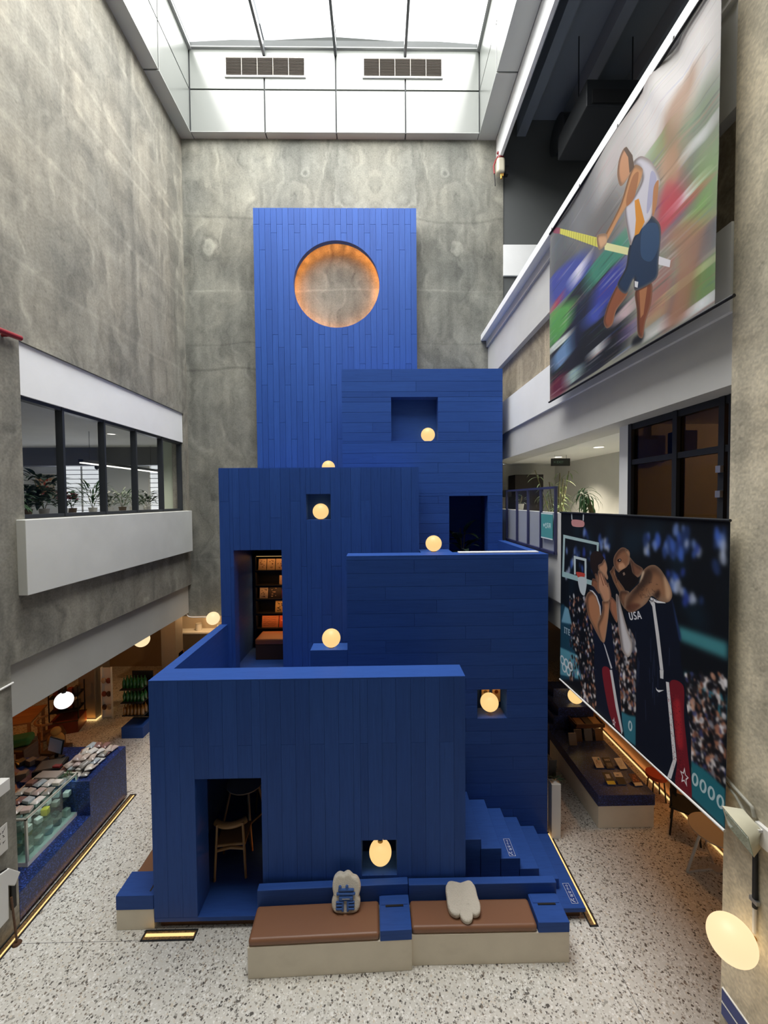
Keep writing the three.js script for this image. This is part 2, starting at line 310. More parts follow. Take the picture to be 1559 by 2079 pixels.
// ---------------------------------------------------------------- the blue stacked pavilion
const T = 0.018; let GAP = 0.0024;
function board(parent, a, b, y0, y1, z, along) {  // one board of the cladding, front face at z
  const w = b - a - GAP, h = y1 - y0 - GAP, g = new THREE.BoxGeometry(w, h, T).translate((a + b) / 2, (y0 + y1) / 2, z - T / 2);
  grainUv(g, along);
  part('board', g, M.blue[Math.floor(rnd() * 3)], parent);
}
function grainUv(g, along) {                      // grain runs with the board; each board takes another stretch of it
  const p = g.attributes.position, uv = new Float32Array(p.count * 2), ou = rnd() * 5, ov = rnd() * 5;
  for (let i = 0; i < p.count; i++) { const x = p.getX(i), y = p.getY(i); uv[2 * i] = ou + (along === 'y' ? y : x) * 0.6; uv[2 * i + 1] = ov + (along === 'y' ? x : y) * 0.9; }
  g.setAttribute('uv', new THREE.BufferAttribute(uv, 2));
}
function cuts(lo, hi, step, extra) {
  const s = new Set([lo, hi]); for (let q = lo + step; q < hi - 0.04; q += step) s.add(q); for (const e of extra) if (e > lo && e < hi) s.add(e);
  const a = [...s].sort((p, q) => p - q), out = [a[0]];
  for (const q of a.slice(1)) if (q - out[out.length - 1] > 0.03 || extra.includes(q)) { if (q - out[out.length - 1] < 0.03 && out.length > 1 && !extra.includes(out[out.length - 1])) out.pop(); out.push(q); }
  if (out[out.length - 1] !== hi) out[out.length - 1] = hi;
  return out;
}
function minus(lo, hi, holes) { let s = [[lo, hi]]; for (const [a, b] of holes) s = s.flatMap(([p, q]) => (b <= p || a >= q ? [[p, q]] : [[p, a], [b, q]].filter(([m, n]) => n - m > 0.01))); return s; }
function cladUpright(parent, x0, x1, y0, y1, z, w, holes, joints) {
  const c = cuts(x0, x1, w, holes.flatMap((h) => [h[0], h[1]]));
  for (let i = 0; i + 1 < c.length; i++) {
    const a = c[i], b = c[i + 1];
    for (const [p, q] of minus(y0, y1, holes.filter((h) => h[0] < b - 1e-3 && h[1] > a + 1e-3).map((h) => [h[2], h[3]]))) {
      const js = [p, ...joints[i % joints.length].filter((j) => j > p + 0.2 && j < q - 0.2).sort((m, n) => m - n), q];
      for (let k = 0; k + 1 < js.length; k++) board(parent, a, b, js[k], js[k + 1], z, 'y');
    }
  }
}
function cladLevel(parent, x0, x1, y0, y1, z, w, holes, joints) {
  const c = cuts(y0, y1, w, holes.flatMap((h) => [h[2], h[3]]));
  for (let i = 0; i + 1 < c.length; i++) {
    const a = c[i], b = c[i + 1];
    for (const [p, q] of minus(x0, x1, holes.filter((h) => h[2] < b - 1e-3 && h[3] > a + 1e-3).map((h) => [h[0], h[1]]))) {
      const js = [p, ...joints[i % joints.length].filter((j) => j > p + 0.2 && j < q - 0.2).sort((m, n) => m - n), q];
      for (let k = 0; k + 1 < js.length; k++) board(parent, js[k], js[k + 1], a, b, z, 'x');
    }
  }
}
function wallWith(x0, x1, y0, y1, zf, zb, holes) { // a wall in the XY plane with rectangular holes, as boxes
  const xs = [...new Set([x0, x1, ...holes.flatMap((h) => [h[0], h[1]])])].filter((x) => x >= x0 && x <= x1).sort((p, q) => p - q), out = [];
  for (let i = 0; i + 1 < xs.length; i++) for (const [p, q] of minus(y0, y1, holes.filter((h) => h[0] < xs[i + 1] - 1e-3 && h[1] > xs[i] + 1e-3).map((h) => [h[2], h[3]]))) out.push(bx(xs[i], xs[i + 1], p, q, zf, zb));
  return out;
}
const BL = { x0: -2.92, a1: 1.09, d1: 2.65, base: 0.164 };
const blueLabel = 'deep blue boarded pavilion block ';

// plinth under everything
const plinth = thing('plinth', 'low blue plinth under the stacked pavilion, edged by floor lights', 'plinth');
part('deck', [rbx(1.09, BL.d1 + 0.01, 0.105, BL.base, -9.6, -4.945, 0.006)], M.bluePlain, plinth);
part('room_floor', [rbx(BL.x0, 1.09, 0.105, BL.base, -9.6, -4.945, 0.006)], M.bluePlain, plinth);
part('recessed_base', bx(BL.x0 + 0.05, BL.d1 - 0.04, 0, 0.106, -9.6, -5.0), M.woodDark, plinth);

// A: the front room, door and lamp window, terrace behind a thick parapet
const A = thing('pavilion_block', blueLabel + 'with a tall doorway, right behind the benches', 'pavilion', [0, 0, 0]);
const doorA = [-2.365, -1.525, BL.base, 1.972], winA = [-0.255, 0.202, 0.664, 1.127], ZA = -4.945;
part('front_wall', wallWith(BL.x0, BL.a1, BL.base, 3.235, ZA - T, -5.3, [doorA, winA]), M.bluePlain, A);
cladUpright(A, BL.x0, BL.a1, BL.base, 3.235, ZA, 0.184, [doorA, winA], [[2.4], []]);
part('parapet_cap', [bx(BL.x0, BL.a1, 3.235, 3.25, ZA, -5.3), bx(BL.x0, -2.78, 3.235, 3.25, -5.3, -7.2)], M.bluePlain, A);
part('side_wall', bx(BL.x0, -2.78, BL.base, 3.236, -5.3, -7.2), M.bluePlain, A);
part('side_wall', bx(0.95, BL.a1, 1.95, 2.3, -5.3, -6.09), M.bluePlain, A);
part('terrace_floor', bx(-2.78, BL.a1, 2.16, 2.3, -5.3, -7.2), M.bluePlain, A);
part('rear_wall', bx(-2.78, -0.5, BL.base, 2.2, -7.1, -7.2), M.bluePlain, A);

GAP = 0.0035;
// D: the block beside it, level boards, lamp window, terrace parapet
const D = thing('pavilion_block', blueLabel + 'of level boards with one lamp window, beside the stairs', 'pavilion', [0, 0, 0]);
const ZD = -6.09, winD = [1.533, 2.0, 2.05, 2.508];
part('front_wall', wallWith(-0.5, BL.d1, BL.base, 4.625, ZD - T, -6.4, [winD]), M.bluePlain, D);
cladLevel(D, -0.5, BL.d1, BL.base, 4.625, ZD, 0.21, [winD], [[1.35], [0.55, 2.1], [0.9], [0.1, 1.75]]);
part('parapet_cap', [bx(-0.5, BL.d1, 4.625, 4.64, ZD, -6.42), bx(2.5, BL.d1, 4.625, 4.64, -6.42, -8.2)], M.bluePlain, D);
part('side_wall', bx(2.5, BL.d1, BL.base, 4.626, -6.4, -8.2), M.bluePlain, D);
part('side_wall', bx(-0.5, -0.38, BL.base, 3.88, -6.4, -7.2), M.bluePlain, D);
part('terrace_floor', bx(-0.38, 2.5, 3.75, 3.88, -6.4, -8.2), M.bluePlain, D);
part('lamp_ledge', rbx(-1.08, -0.5, 2.3, 3.17, -6.4, -6.1, 0.004), M.bluePlain, D);
part('lamp_plinth', bx(0.76, 1.32, 3.88, 4.56, -7.45, -6.95), M.bluePlain, D);
part('inner_wall', bx(-0.38, 2.5, 1.2, 3.75, -7.35, -7.25), M.bluePlain, D);

// C: the middle block with the reading room
const C = thing('pavilion_block', blueLabel + 'with the lit bookshelf doorway and a small lamp niche', 'pavilion', [0, 0, 0]);
const ZC = -7.2, doorC = [-2.644, -1.775, 2.3, 4.61], nicC = [-1.313, -0.868, 5.155, 5.624];
part('front_wall', wallWith(-2.89, 0.746, 2.2, 6.1, ZC - T, -7.42, [doorC, nicC]), M.bluePlain, C);
cladUpright(C, -2.89, 0.746, 2.2, 6.1, ZC, 0.184, [doorC, nicC], [[5.5, 3.4], [4.3], [5.2, 2.9], [3.9]]);
part('niche_back', bx(-1.4, -0.78, 5.08, 5.7, -7.42, -7.46), M.bluePlain, C);
part('roof', bx(-2.89, 0.746, 6.02, 6.11, -7.22, -8.18), M.bluePlain, C);
part('roof', bx(-2.89, -0.74, 6.02, 6.11, -8.18, -9.6), M.bluePlain, C);
part('side_wall', bx(-2.89, -2.77, 2.2, 6.03, -7.42, -9.6), M.bluePlain, C);
part('room_floor', bx(-2.77, 0.746, 2.18, 2.3, -7.2, -9.0), M.bluePlain, C);
part('room_back_wall', bx(-2.77, 0.74, 2.3, 6.02, -9.05, -8.97), M.bluePlain, C);
part('side_wall', bx(0.6, 0.746, 3.88, 6.02, -7.42, -8.18), M.bluePlain, C);

GAP = 0.0045;
// B: the upper block
const B = thing('pavilion_block', blueLabel + 'with a large square lamp niche and a dark doorway', 'pavilion', [0, 0, 0]);
const ZBf = -8.2, doorB = [1.483, 2.288, 3.88, 5.578], nicB = [0.287, 1.254, 6.724, 7.629];
part('front_wall', wallWith(-0.731, 2.6, 3.75, 8.2, ZBf - T, -8.45, [doorB, nicB]), M.bluePlain, B);
cladLevel(B, -0.731, 2.6, 3.75, 8.2, ZBf, 0.21, [doorB, nicB], [[0.3], [1.25], [-0.1, 1.9], [0.8]]);
part('niche_back', bx(0.2, 1.34, 6.64, 7.72, -8.45, -8.49), M.bluePlain, B);
part('roof', bx(-0.731, 2.6, 8.12, 8.21, -8.22, -9.6), M.bluePlain, B);
part('side_wall', bx(2.46, 2.6, 3.75, 8.13, -8.45, -9.6), M.bluePlain, B);
part('side_wall', bx(-0.731, -0.6, 6.1, 8.13, -8.45, -9.6), M.bluePlain, B);
part('room_floor', bx(0.8, 2.46, 3.75, 3.88, -8.45, -9.5), M.bluePlain, B);
part('room_back_wall', bx(0.8, 2.46, 3.88, 6.2, -9.5, -9.4), M.bluePlain, B);
part('room_side_wall', bx(0.75, 0.85, 3.88, 6.2, -8.45, -9.5), M.bluePlain, B); part('room_ceiling', bx(0.75, 2.46, 5.9, 6.0, -8.45, -9.5), M.bluePlain, B);

GAP = 0.006;
// T: the tall tower panel with the round opening, held off the wall and lit from behind
const tower = thing('pavilion_tower', 'tall deep blue boarded tower panel with a round opening onto the concrete wall', 'tower', [0, 0, 0]);
const ZT = -9.63, cx = -0.952, cy = 10.695, cr = 1.03, tx0 = -2.92, tx1 = 0.975, ty0 = 6.0, ty1 = 12.485;
{
  const sh = new THREE.Shape([[tx0 + 0.02, ty0], [tx1 - 0.02, ty0], [tx1 - 0.02, ty1 - 0.01], [tx0 + 0.02, ty1 - 0.01]].map((p) => new THREE.Vector2(...p)));
  sh.holes.push(new THREE.Path().absarc(cx, cy, cr, 0, Math.PI * 2, true));
  part('core_panel', metric(new THREE.ExtrudeGeometry(sh, { depth: 0.11, bevelEnabled: false, curveSegments: 96 }).translate(0, 0, ZT - T - 0.11)), M.bluePlain, tower);
  const W = 0.139, n = Math.round((tx1 - tx0) / W), joints = [[12.1, 9.2, 7.4], [11.5, 8.3], [12.1, 10.1, 8.8, 7.0], [11.9, 9.5, 7.9]];
  for (let i = 0; i < n; i++) {
    const a = tx0 + (tx1 - tx0) * i / n, b = tx0 + (tx1 - tx0) * (i + 1) / n, A2 = a + GAP / 2, B2 = b - GAP / 2;
    const near = Math.max(Math.min(Math.abs(a - cx), Math.abs(b - cx)) * (Math.sign(a - cx) === Math.sign(b - cx) ? 1 : 0), 0);
    const arc = (s) => { const pts = []; for (let k = 0; k <= 8; k++) { const x = A2 + (B2 - A2) * k / 8, d = cr * cr - (x - cx) ** 2; pts.push([x, cy + s * Math.sqrt(Math.max(0, d))]); } return pts; };
    const spans = near < cr - 0.001 ? [['hi', cy, ty1], ['lo', ty0, cy]] : [['', ty0, ty1]];
    for (const [kind, lo, hi] of spans) {
      const far = kind ? Math.sqrt(Math.max(0, cr * cr - Math.min((a - cx) ** 2, (b - cx) ** 2))) : 0;
      const js = [lo, ...joints[i % 4].filter((j) => (kind === 'hi' ? j > cy + far + 0.15 : kind === 'lo' ? j < cy - far - 0.15 : true)).sort((p, q) => p - q), hi].filter((v, k, l) => k === 0 || v > l[k - 1]);
      for (let k = 0; k + 1 < js.length; k++) {
        const low = js[k], high = js[k + 1];
        if ((kind === 'hi' && k === 0) || (kind === 'lo' && k === js.length - 2)) {
          const ring = arc(kind === 'hi' ? 1 : -1), s = kind === 'hi' ? [...ring, [B2, high - GAP / 2], [A2, high - GAP / 2]] : [[A2, low + GAP / 2], [B2, low + GAP / 2], ...ring.slice().reverse()];
          const g = new THREE.ExtrudeGeometry(new THREE.Shape(s.map((p) => new THREE.Vector2(...p))), { depth: T, bevelEnabled: false }).translate(0, 0, ZT - T);
          grainUv(g, 'y'); part('board', g, M.blue[Math.floor(rnd() * 3)], tower);
        } else board(tower, a, b, low, high, ZT, 'y');
      }
    }
  }
  // light tape round the back of the opening
  part('light_tape', new THREE.TorusGeometry(cr + 0.05, 0.012, 6, 96).translate(cx, cy, ZT - 0.145), M.led, tower);
  for (let k = 0; k < 24; k++) { const a = k / 24 * Math.PI * 2, l = new THREE.PointLight(0xff9a40, 0.3); l.position.set(cx + Math.cos(a) * (cr + 0.03), cy + Math.sin(a) * (cr + 0.03), ZT - 0.155); l.castShadow = true; tower.add(l); }
  part('spacer', bx(tx0 + 0.1, tx0 + 0.2, 9, 12.2, ZT - 0.13, ZB + 0.03), M.joint, tower);
  part('spacer', bx(tx1 - 0.2, tx1 - 0.1, 9, 12.2, ZT - 0.13, ZB + 0.03), M.joint, tower);
}

// stairs at the side of the front block
const stairs = thing('stairs', 'blue painted stairs rising beside the front block from the low plinth', 'stairs');
const noses = [[2.425, 0.31], [2.152, 0.46], [1.893, 0.61], [1.635, 0.754], [1.36, 0.885], [1.1, 1.03], [0.84, 1.18], [0.58, 1.33]];
noses.forEach(([x, y], i) => part('step', rbx(i + 1 < noses.length ? noses[i + 1][0] - 0.02 : 0.3, x, BL.base, y, -6.08, -5.2, 0.006), M.bluePlain, stairs));
// ---------------------------------------------------------------- benches, cushions, floor lights
function bench(label, x0, x1, zf, zb, turn, o = {}) {
  const w = x1 - x0, b = thing('bench', label, 'bench', [(x0 + x1) / 2, 0, zb], turn), d = zf - zb, bw = o.box ?? 0.37;
  part('base', rbx(-w / 2, w / 2, 0, 0.375, d, 0.02, 0.006), M.cream, b);
  const c = new RoundedBoxGeometry(w - bw - 0.012, 0.085, d - 0.105, 5, 0.036);
  const p = c.attributes.position;
  for (let i = 0; i < p.count; i++) { const u = p.getX(i) / (w - bw), v = p.getZ(i) / d; if (p.getY(i) > 0) p.setY(i, p.getY(i) + 0.012 * Math.max(0, 1 - 4 * u * u) * Math.max(0, 1 - 3 * v * v)); }
  c.computeVertexNormals(); c.translate(-bw / 2, 0.417, 0.105 + (d - 0.105) / 2);
  part('seat_cushion', metric(c, 3), M.leather, b);
  part('backrest', rbx(-w / 2, w / 2, 0.375, 0.635, 0.095, 0.0, 0.008), M.bluePlain, b);
  const t = part('tray_box', rbx(w / 2 - bw, w / 2, 0.375, 0.5, d + 0.004, 0.1, 0.006), M.bluePlain, b);
  part('lid', rbx(w / 2 - bw + 0.02, w / 2 - 0.02, 0.5, 0.506, 0.22, 0.105, 0.002), M.bluePlain, t);
  part('slot', bx(w / 2 - bw + 0.075, w / 2 - 0.075, 0.5, 0.5085, 0.245, 0.223), M.black, t);
  return b;
}
bench('leather topped bench with the lettered blue and white cushion on it', -1.56, 0.336, -4.42, -4.925, 0.024);
bench('leather topped bench with the plain white cushion on it, beside the stairs', 0.345, 2.22, -4.485, -4.925, -0.004);
{
  const b = thing('bench', 'leather bench along the flank of the blue front block, ending in a blue box', 'bench', [-3.17, 0, -4.957]);
  part('base', rbx(-0.24, 0.24, 0, 0.27, 0, -2.0, 0.006), M.cream, b);
  part('tray_box', rbx(-0.24, 0.24, 0.27, 0.457, 0.004, -0.335, 0.006), M.bluePlain, b);
  part('slot', bx(0.16, 0.18, 0.456, 0.459, -0.05, -0.27), M.black, b);
  part('seat_cushion', metric(new RoundedBoxGeometry(0.47, 0.1, 1.64, 4, 0.035).translate(0, 0.315, -1.17), 3), M.leather, b);
}
// soft cushions: outline extruded with a fat round bevel
function softShape(pts, depth, bevel) {
  const s = new THREE.Shape(new THREE.CatmullRomCurve3(pts.map(([x, y]) => new THREE.Vector3(x, y, 0)), true, 'centripetal').getPoints(70).map((p) => new THREE.Vector2(p.x, p.y)));
  const g = new THREE.ExtrudeGeometry(s, { depth, bevelEnabled: true, bevelThickness: bevel, bevelSize: bevel, bevelSegments: 6, curveSegments: 12 });
  return g;
}
{
  // stands on its lower edge, leaning on the backrest
  const k = thing('plush_cushion', 'white plush cushion with a raised blue lettered sign on its front', 'cushion', [-0.44, 0.462, -4.72]);
  const body = softShape([[-0.125, 0.03], [0, 0.012], [0.125, 0.03], [0.145, 0.1], [0.128, 0.15], [0.15, 0.24], [0.12, 0.315], [0.07, 0.335], [0.02, 0.37], [-0.03, 0.35], [-0.085, 0.36], [-0.125, 0.33], [-0.14, 0.25], [-0.125, 0.16], [-0.145, 0.1]], 0.035, 0.03);
  const turn = (g) => g.rotateX(-0.3);
  part('body', turn(body), M.plush, k);
  const bar = (x0, x1, y0, y1) => new RoundedBoxGeometry(x1 - x0, y1 - y0, 0.03, 3, 0.011).translate((x0 + x1) / 2, (y0 + y1) / 2, 0.075);
  const strokes = [bar(-0.095, 0.1, 0.222, 0.25), bar(-0.09, -0.055, 0.225, 0.282), bar(-0.005, 0.03, 0.225, 0.285), bar(-0.115, 0.115, 0.182, 0.212), bar(-0.085, 0.09, 0.128, 0.175), bar(-0.12, -0.028, 0.035, 0.06), bar(-0.12, -0.028, 0.07, 0.095), bar(-0.12, -0.028, 0.104, 0.124), bar(-0.05, -0.022, 0.02, 0.128), bar(0.018, 0.108, 0.035, 0.06), bar(0.018, 0.108, 0.07, 0.095), bar(0.018, 0.108, 0.104, 0.124), bar(0.012, 0.04, 0.02, 0.128)];
  for (const s of strokes) part('stroke', turn(s), M.plushBlue, k);
  part('stroke', turn(bar(-0.045, 0.05, 0.148, 0.155).translate(0, 0, 0.006)), M.plush, k);
}
{
  const k = thing('plush_cushion', 'plain white plush cushion with three lobes lying back on the leather', 'cushion', [1.0, 0.482, -4.62]);
  const lay = (g) => g.rotateX(-1.22);
  part('body', lay(softShape([[-0.17, 0.06], [-0.15, 0.0], [-0.09, -0.02], [-0.05, 0.03], [-0.01, 0.07], [0.04, 0.07], [0.075, 0.03], [0.11, -0.02], [0.16, -0.01], [0.18, 0.05], [0.165, 0.13], [0.155, 0.23], [0.12, 0.27], [0.06, 0.262], [0, 0.25], [-0.06, 0.262], [-0.13, 0.268], [-0.165, 0.235], [-0.17, 0.15]], 0.05, 0.024)), M.plush, k);
  part('flap', lay(softShape([[-0.04, 0.06], [-0.055, 0.0], [-0.04, -0.06], [0.005, -0.085], [0.05, -0.065], [0.065, 0.0], [0.05, 0.06]], 0.04, 0.022).translate(0.01, 0, 0.012)), M.plush, k);
}
M.gravel = std(0xffffff, 0.5, { map: texture(256, 256, (u, v) => { const n = fbm(u * 40, v * 40, 3, 40, 40), t = 0.35 + 0.8 * n; return [160 * t, 124 * t, 80 * t]; }, true, [2, 2]) });
// lights let into the floor: dark metal frame, gravel of glass over a warm tape
function floorLight(label, x0, x1, z0, z1, n = 3, p = 0.35) {
  const f = thing('floor_light', label, 'floor light');
  const e = 0.014;
  part('frame', [bx(x0, x1, 0, 0.012, z0, z0 + e), bx(x0, x1, 0, 0.012, z1 - e, z1), bx(x0, x0 + e, 0, 0.012, z0, z1), bx(x1 - e, x1, 0, 0.012, z0, z1)], M.darkSteel, f);
  part('tray', bx(x0 + e, x1 - e, 0.001, 0.004, z0 + e, z1 - e), M.gravel, f);
  const along = x1 - x0 > z1 - z0, mid = along ? (z0 + z1) / 2 : (x0 + x1) / 2;
  const tape = along ? bx(x0 + 0.03, x1 - 0.03, 0.004, 0.012, mid - 0.02, mid + 0.012) : bx(mid + 0.014, mid + 0.03, 0.004, 0.012, z0 + 0.03, z1 - 0.03);
  part('light_tape', tape, M.led, f);
  const L = Math.max(x1 - x0, z1 - z0), l = new THREE.RectAreaLight(0xffbe72, p * 4, along ? L - 0.06 : 0.03, along ? 0.03 : L - 0.06);
  l.position.set((x0 + x1) / 2, 0.02, (z0 + z1) / 2); l.rotation.x = Math.PI / 2; f.add(l);
}
floorLight('short glowing floor light under the corner of the blue block beside the doorway', -3.03, -2.36, -4.945, -4.815);
floorLight('glowing floor light along the blue plinth below the stairs', 2.67, 2.785, -6.3, -4.86);
floorLight('long glowing floor light along the foot of the shop counter', -4.715, -4.595, -7.33, -3.6);
// ---------------------------------------------------------------- globe lamps
function globe(label, [x, y, z], o = {}) {        // y is the middle of the ball
  const r = o.r ?? 0.145, g = thing('globe_lamp', label, 'lamp', [x, y - r, z], 0);
  const s = new THREE.SphereGeometry(r, 48, 32).translate(0, r, 0);
  part('globe', s, o.mat ?? M.globe, g).castShadow = false;
  if (o.wall) { const w = o.wall; part('wall_plate', w > 0 ? rod([r + 0.075, r, 0], [r + 0.1, r, 0], 0.06, 24) : rod([-r - 0.075, r, 0], [-r - 0.1, r, 0], 0.06, 24), M.goldMetal, g); part('arm', rod([Math.sign(w) * (r - 0.01), r, 0], [Math.sign(w) * (r + 0.09), r, 0], 0.015), M.goldMetal, g); }
  else if (o.back) { part('wall_plate', rod([0, r, -r - 0.06], [0, r, -r - 0.035], 0.06, 24), M.goldMetal, g); part('arm', rod([0, r, -r + 0.01], [0, r, -r - 0.05], 0.02), M.goldMetal, g); }
  else if (o.hang) { part('cap', cyl(0.035, 0.03, 0.03, 0, 2 * r - 0.006, 0), o.mat === M.globeWhite ? M.black : M.goldMetal, g); part('cord', rod([0, 2 * r, 0], [0, 2 * r + o.hang, 0], 0.006), M.black, g); }
  else part('foot', cyl(0.05, 0.045, 0.014, 0, -0.002, 0), M.goldMetal, g);
  const l = new THREE.PointLight(o.color ?? 0xffb45e, o.power ?? 0.13); l.position.set(0, r, 0); l.shadow.radius = r / 0.02; l.castShadow = true; g.add(l);
  return g;
}
globe('glowing globe lamp hanging in the lamp window of the front block', [-0.012, 0.905, -5.02], { hang: 0.077 });
globe('glowing globe lamp in the window beside the stairs', [1.755, 2.25, -6.2], { r: 0.142 });
globe('glowing globe lamp on the blue ledge next to the terrace parapet', [-0.765, 3.317, -6.22]);
globe('glowing globe lamp in the small niche over the reading room', [-1.065, 5.305, -7.31], { r: 0.146 });
globe('glowing globe lamp at the foot of the dark upper doorway', [1.0, 4.71, -7.12]);
globe('glowing globe lamp in the corner of the large square niche', [1.06, 6.87, -8.32]);
globe('glowing globe lamp peeking over the roof of the middle block', [-1.11, 6.255, -8.9]);
globe('large glowing globe lamp on the concrete pillar under the floodlight', [2.6, 2.213, -2.798], { r: 0.15, wall: 1, mat: M.globePale, power: 0.2 });
globe('glowing globe lamp low on the far concrete wall beside the blue terrace wall', [-4.105, 2.62, -9.72], { r: 0.158, back: true, mat: M.globePale });
globe('glowing globe lamp behind the grey beam over the shop', [-4.98, 2.63, -8.25], { r: 0.155, hang: 0.165, mat: M.globePale });
globe('cold white globe lamp hanging over the shop counter', [-5.786, 1.886, -7.2], { hang: 0.92, mat: M.globeWhite, color: 0xfff4e6, power: 0.5 });
globe('glowing globe lamp on top of the dark stepped display', [4.26, 1.201, -8.4], { r: 0.155 });
// ---------------------------------------------------------------- the two hanging banners and their prints
const PRINT_VAULT = [
  ["rgba(25,28,36,.9)",22,3,509,237,412,499,406,612,622,626,768,505,831,166,835,6,811],
  ["rgba(60,70,150,.9)",16,1,229,288,277,401,378,272,405,36,385],
  ["rgba(215,210,225,.9)",10,218,331,354,325,331,369,255,395],
  ["rgba(190,60,70,.8)",8,36,385,121,361,111,403,37,424],
  ["rgba(60,130,110,.9)",14,355,391,609,397,654,481,500,474,387,482],
  ["rgba(50,60,150,.95)",14,431,490,610,495,633,557,565,583,461,622,388,604],
  ["rgba(86,150,80,.95)",14,2,409,238,456,220,546,4,569],
  ["rgba(215,225,220,.9)",6,4,579,221,581,230,603,11,612],
  ["rgba(120,160,210,.8)",12,39,642,239,589,324,474,357,540,258,667,83,715],
  ["rgba(20,25,45,.95)",10,238,483,340,491,373,614,293,715,222,653],
  ["rgba(60,75,160,.9)",8,341,583,447,568,489,635,373,630],
  ["rgba(22,24,34,.96)",14,326,643,475,644,516,685,625,740,615,820,436,815,259,738],
  ["rgba(230,232,236,.85)",4,390,743,504,732,510,754,421,778],
  ["rgba(120,40,60,.7)",10,6,770,146,755,167,845,6,841],
  ["rgba(170,200,195,.8)",10,185,767,311,773,295,819,186,822],
  ["rgba(120,150,90,.9)",22,748,229,818,224,835,292,768,300],
  ["rgba(126,160,92,.95)",26,940,469,995,383,999,607,943,620,900,547],
  ["rgba(165,130,105,.95)",18,817,206,899,126,907,172,880,232,866,320,860,405,820,373],
  ["rgba(190,150,120,.9)",14,794,310,859,313,868,411,821,409],
  ["rgba(190,60,75,.9)",18,788,481,820,385,884,469,870,498,798,536],
  ["rgba(225,215,225,.9)",10,838,480,920,469,934,496,870,503],
  ["rgba(200,70,80,.85)",10,862,509,934,496,941,515,870,532],
  ["rgba(225,225,235,.75)",10,889,362,970,339,977,366,911,392],
  ["rgba(120,70,110,.5)",14,798,542,914,513,921,541,807,578],
  ["rgba(165,125,100,.95)",20,831,546,900,564,963,618,944,680,918,768,891,833,836,826,866,741,872,641],
  ["rgba(90,130,60,.9)",14,932,732,999,714,1001,812,940,812],
  ["rgba(180,190,140,.7)",8,810,723,996,717,1000,734,827,750],
  ["rgba(70,74,90,.85)",16,943,637,999,617,999,688,964,697],
  ["rgba(225,230,235,.9)",8,909,819,1001,809,1001,837,920,841],
  ["rgba(130,60,50,.8)",16,836,820,888,696,910,720,876,838],
  ["rgba(205,60,50,.9)",6,783,660,808,638,793,752,771,779,757,760],
  ["rgba(230,150,80,.9)",6,758,772,793,745,793,776,767,802],
  ["rgba(225,225,230,.95)",8,744,817,767,789,816,823,794,838,740,828],
  ["rgba(215,185,190,.8)",8,541,681,667,657,678,696,590,710],
  ["rgba(110,90,150,.6)",8,591,746,679,736,680,777,603,787],
  ["rgba(20,22,30,.95)",8,490,696,602,723,592,797,504,793],
  ["rgba(20,22,30,.95)",8,669,800,720,801,711,830,659,823],
  ["#c9c45a",1,87,30,443,310,436,343,87,56],
  ["#8a4a5c",1,14,-24,101,38,98,65,33,18],
  ["#d9d8a0",1,485,354,648,479,646,504,485,383],
  ["#d8d6dc",1,781,586,841,637,837,656,782,614],
  ["@#8a5238",12,582,564,634,627,566,656,542,696,503,694,482,655,515,602],
  ["@#7c4630",12,677,642,756,658,757,721,729,772,716,818,690,795,684,712],
  ["#a8714c",1,698,653,737,661,719,742,704,748],
  ["@#1f3450",12,648,464,738,436,784,481,799,524,790,604,778,658,677,641,666,596,623,624,570,565,622,530],
  ["#2c486a",3,714,455,780,487,790,561,754,588,706,540],
  ["#d9d9dc",1,672,606,692,620,688,638,673,627],
  ["@#c9c6d0",12,660,198,701,210,749,266,786,340,791,374,765,396,752,449,674,454,648,468,619,356,619,314,662,319,707,295,691,244],
  ["#a7a6c0",3,750,304,777,345,756,408,733,417],
  ["#d0892e",1,672,334,693,343,724,442,695,461,672,453,679,404],
  ["#b27a50",2,764,365,786,358,779,425,761,449],
  ["@#c08a5c",12,639,228,671,214,711,260,702,291,662,313,585,332,498,361,471,336,536,312,595,284],
  ["#a06a44",2,661,245,692,257,672,320,630,322,629,288],
  ["@#caa07c",12,429,293,498,331,498,368,444,357],
  ["@#bd8a66",12,604,107,627,116,649,162,652,218,617,231,589,219,573,168,581,126],
  ["#5a4638",1,610,108,626,113,659,171,669,219,644,219,636,158]];
const PRINT_BASE = [
  ["rgba(30,72,96,.9)",10,-2,485,36,470,98,541,134,633,214,790,2,881],
  ["rgba(120,170,195,.95)",6,12,566,49,479,86,481,122,552,12,572],
  ["rgba(95,160,180,.95)",5,0,708,180,684,219,787,2,853],
  ["rgba(70,140,150,.95)",14,817,348,998,340,999,388,827,393],
  ["rgba(50,125,145,.95)",12,847,488,909,483,998,495,1000,552,966,564,923,535,857,524],
  ["rgba(36,110,125,.98)",6,880,755,931,749,1000,758,1001,872,882,866],
  ["rgba(50,120,140,.95)",5,524,781,581,769,621,752,623,865,555,874]];
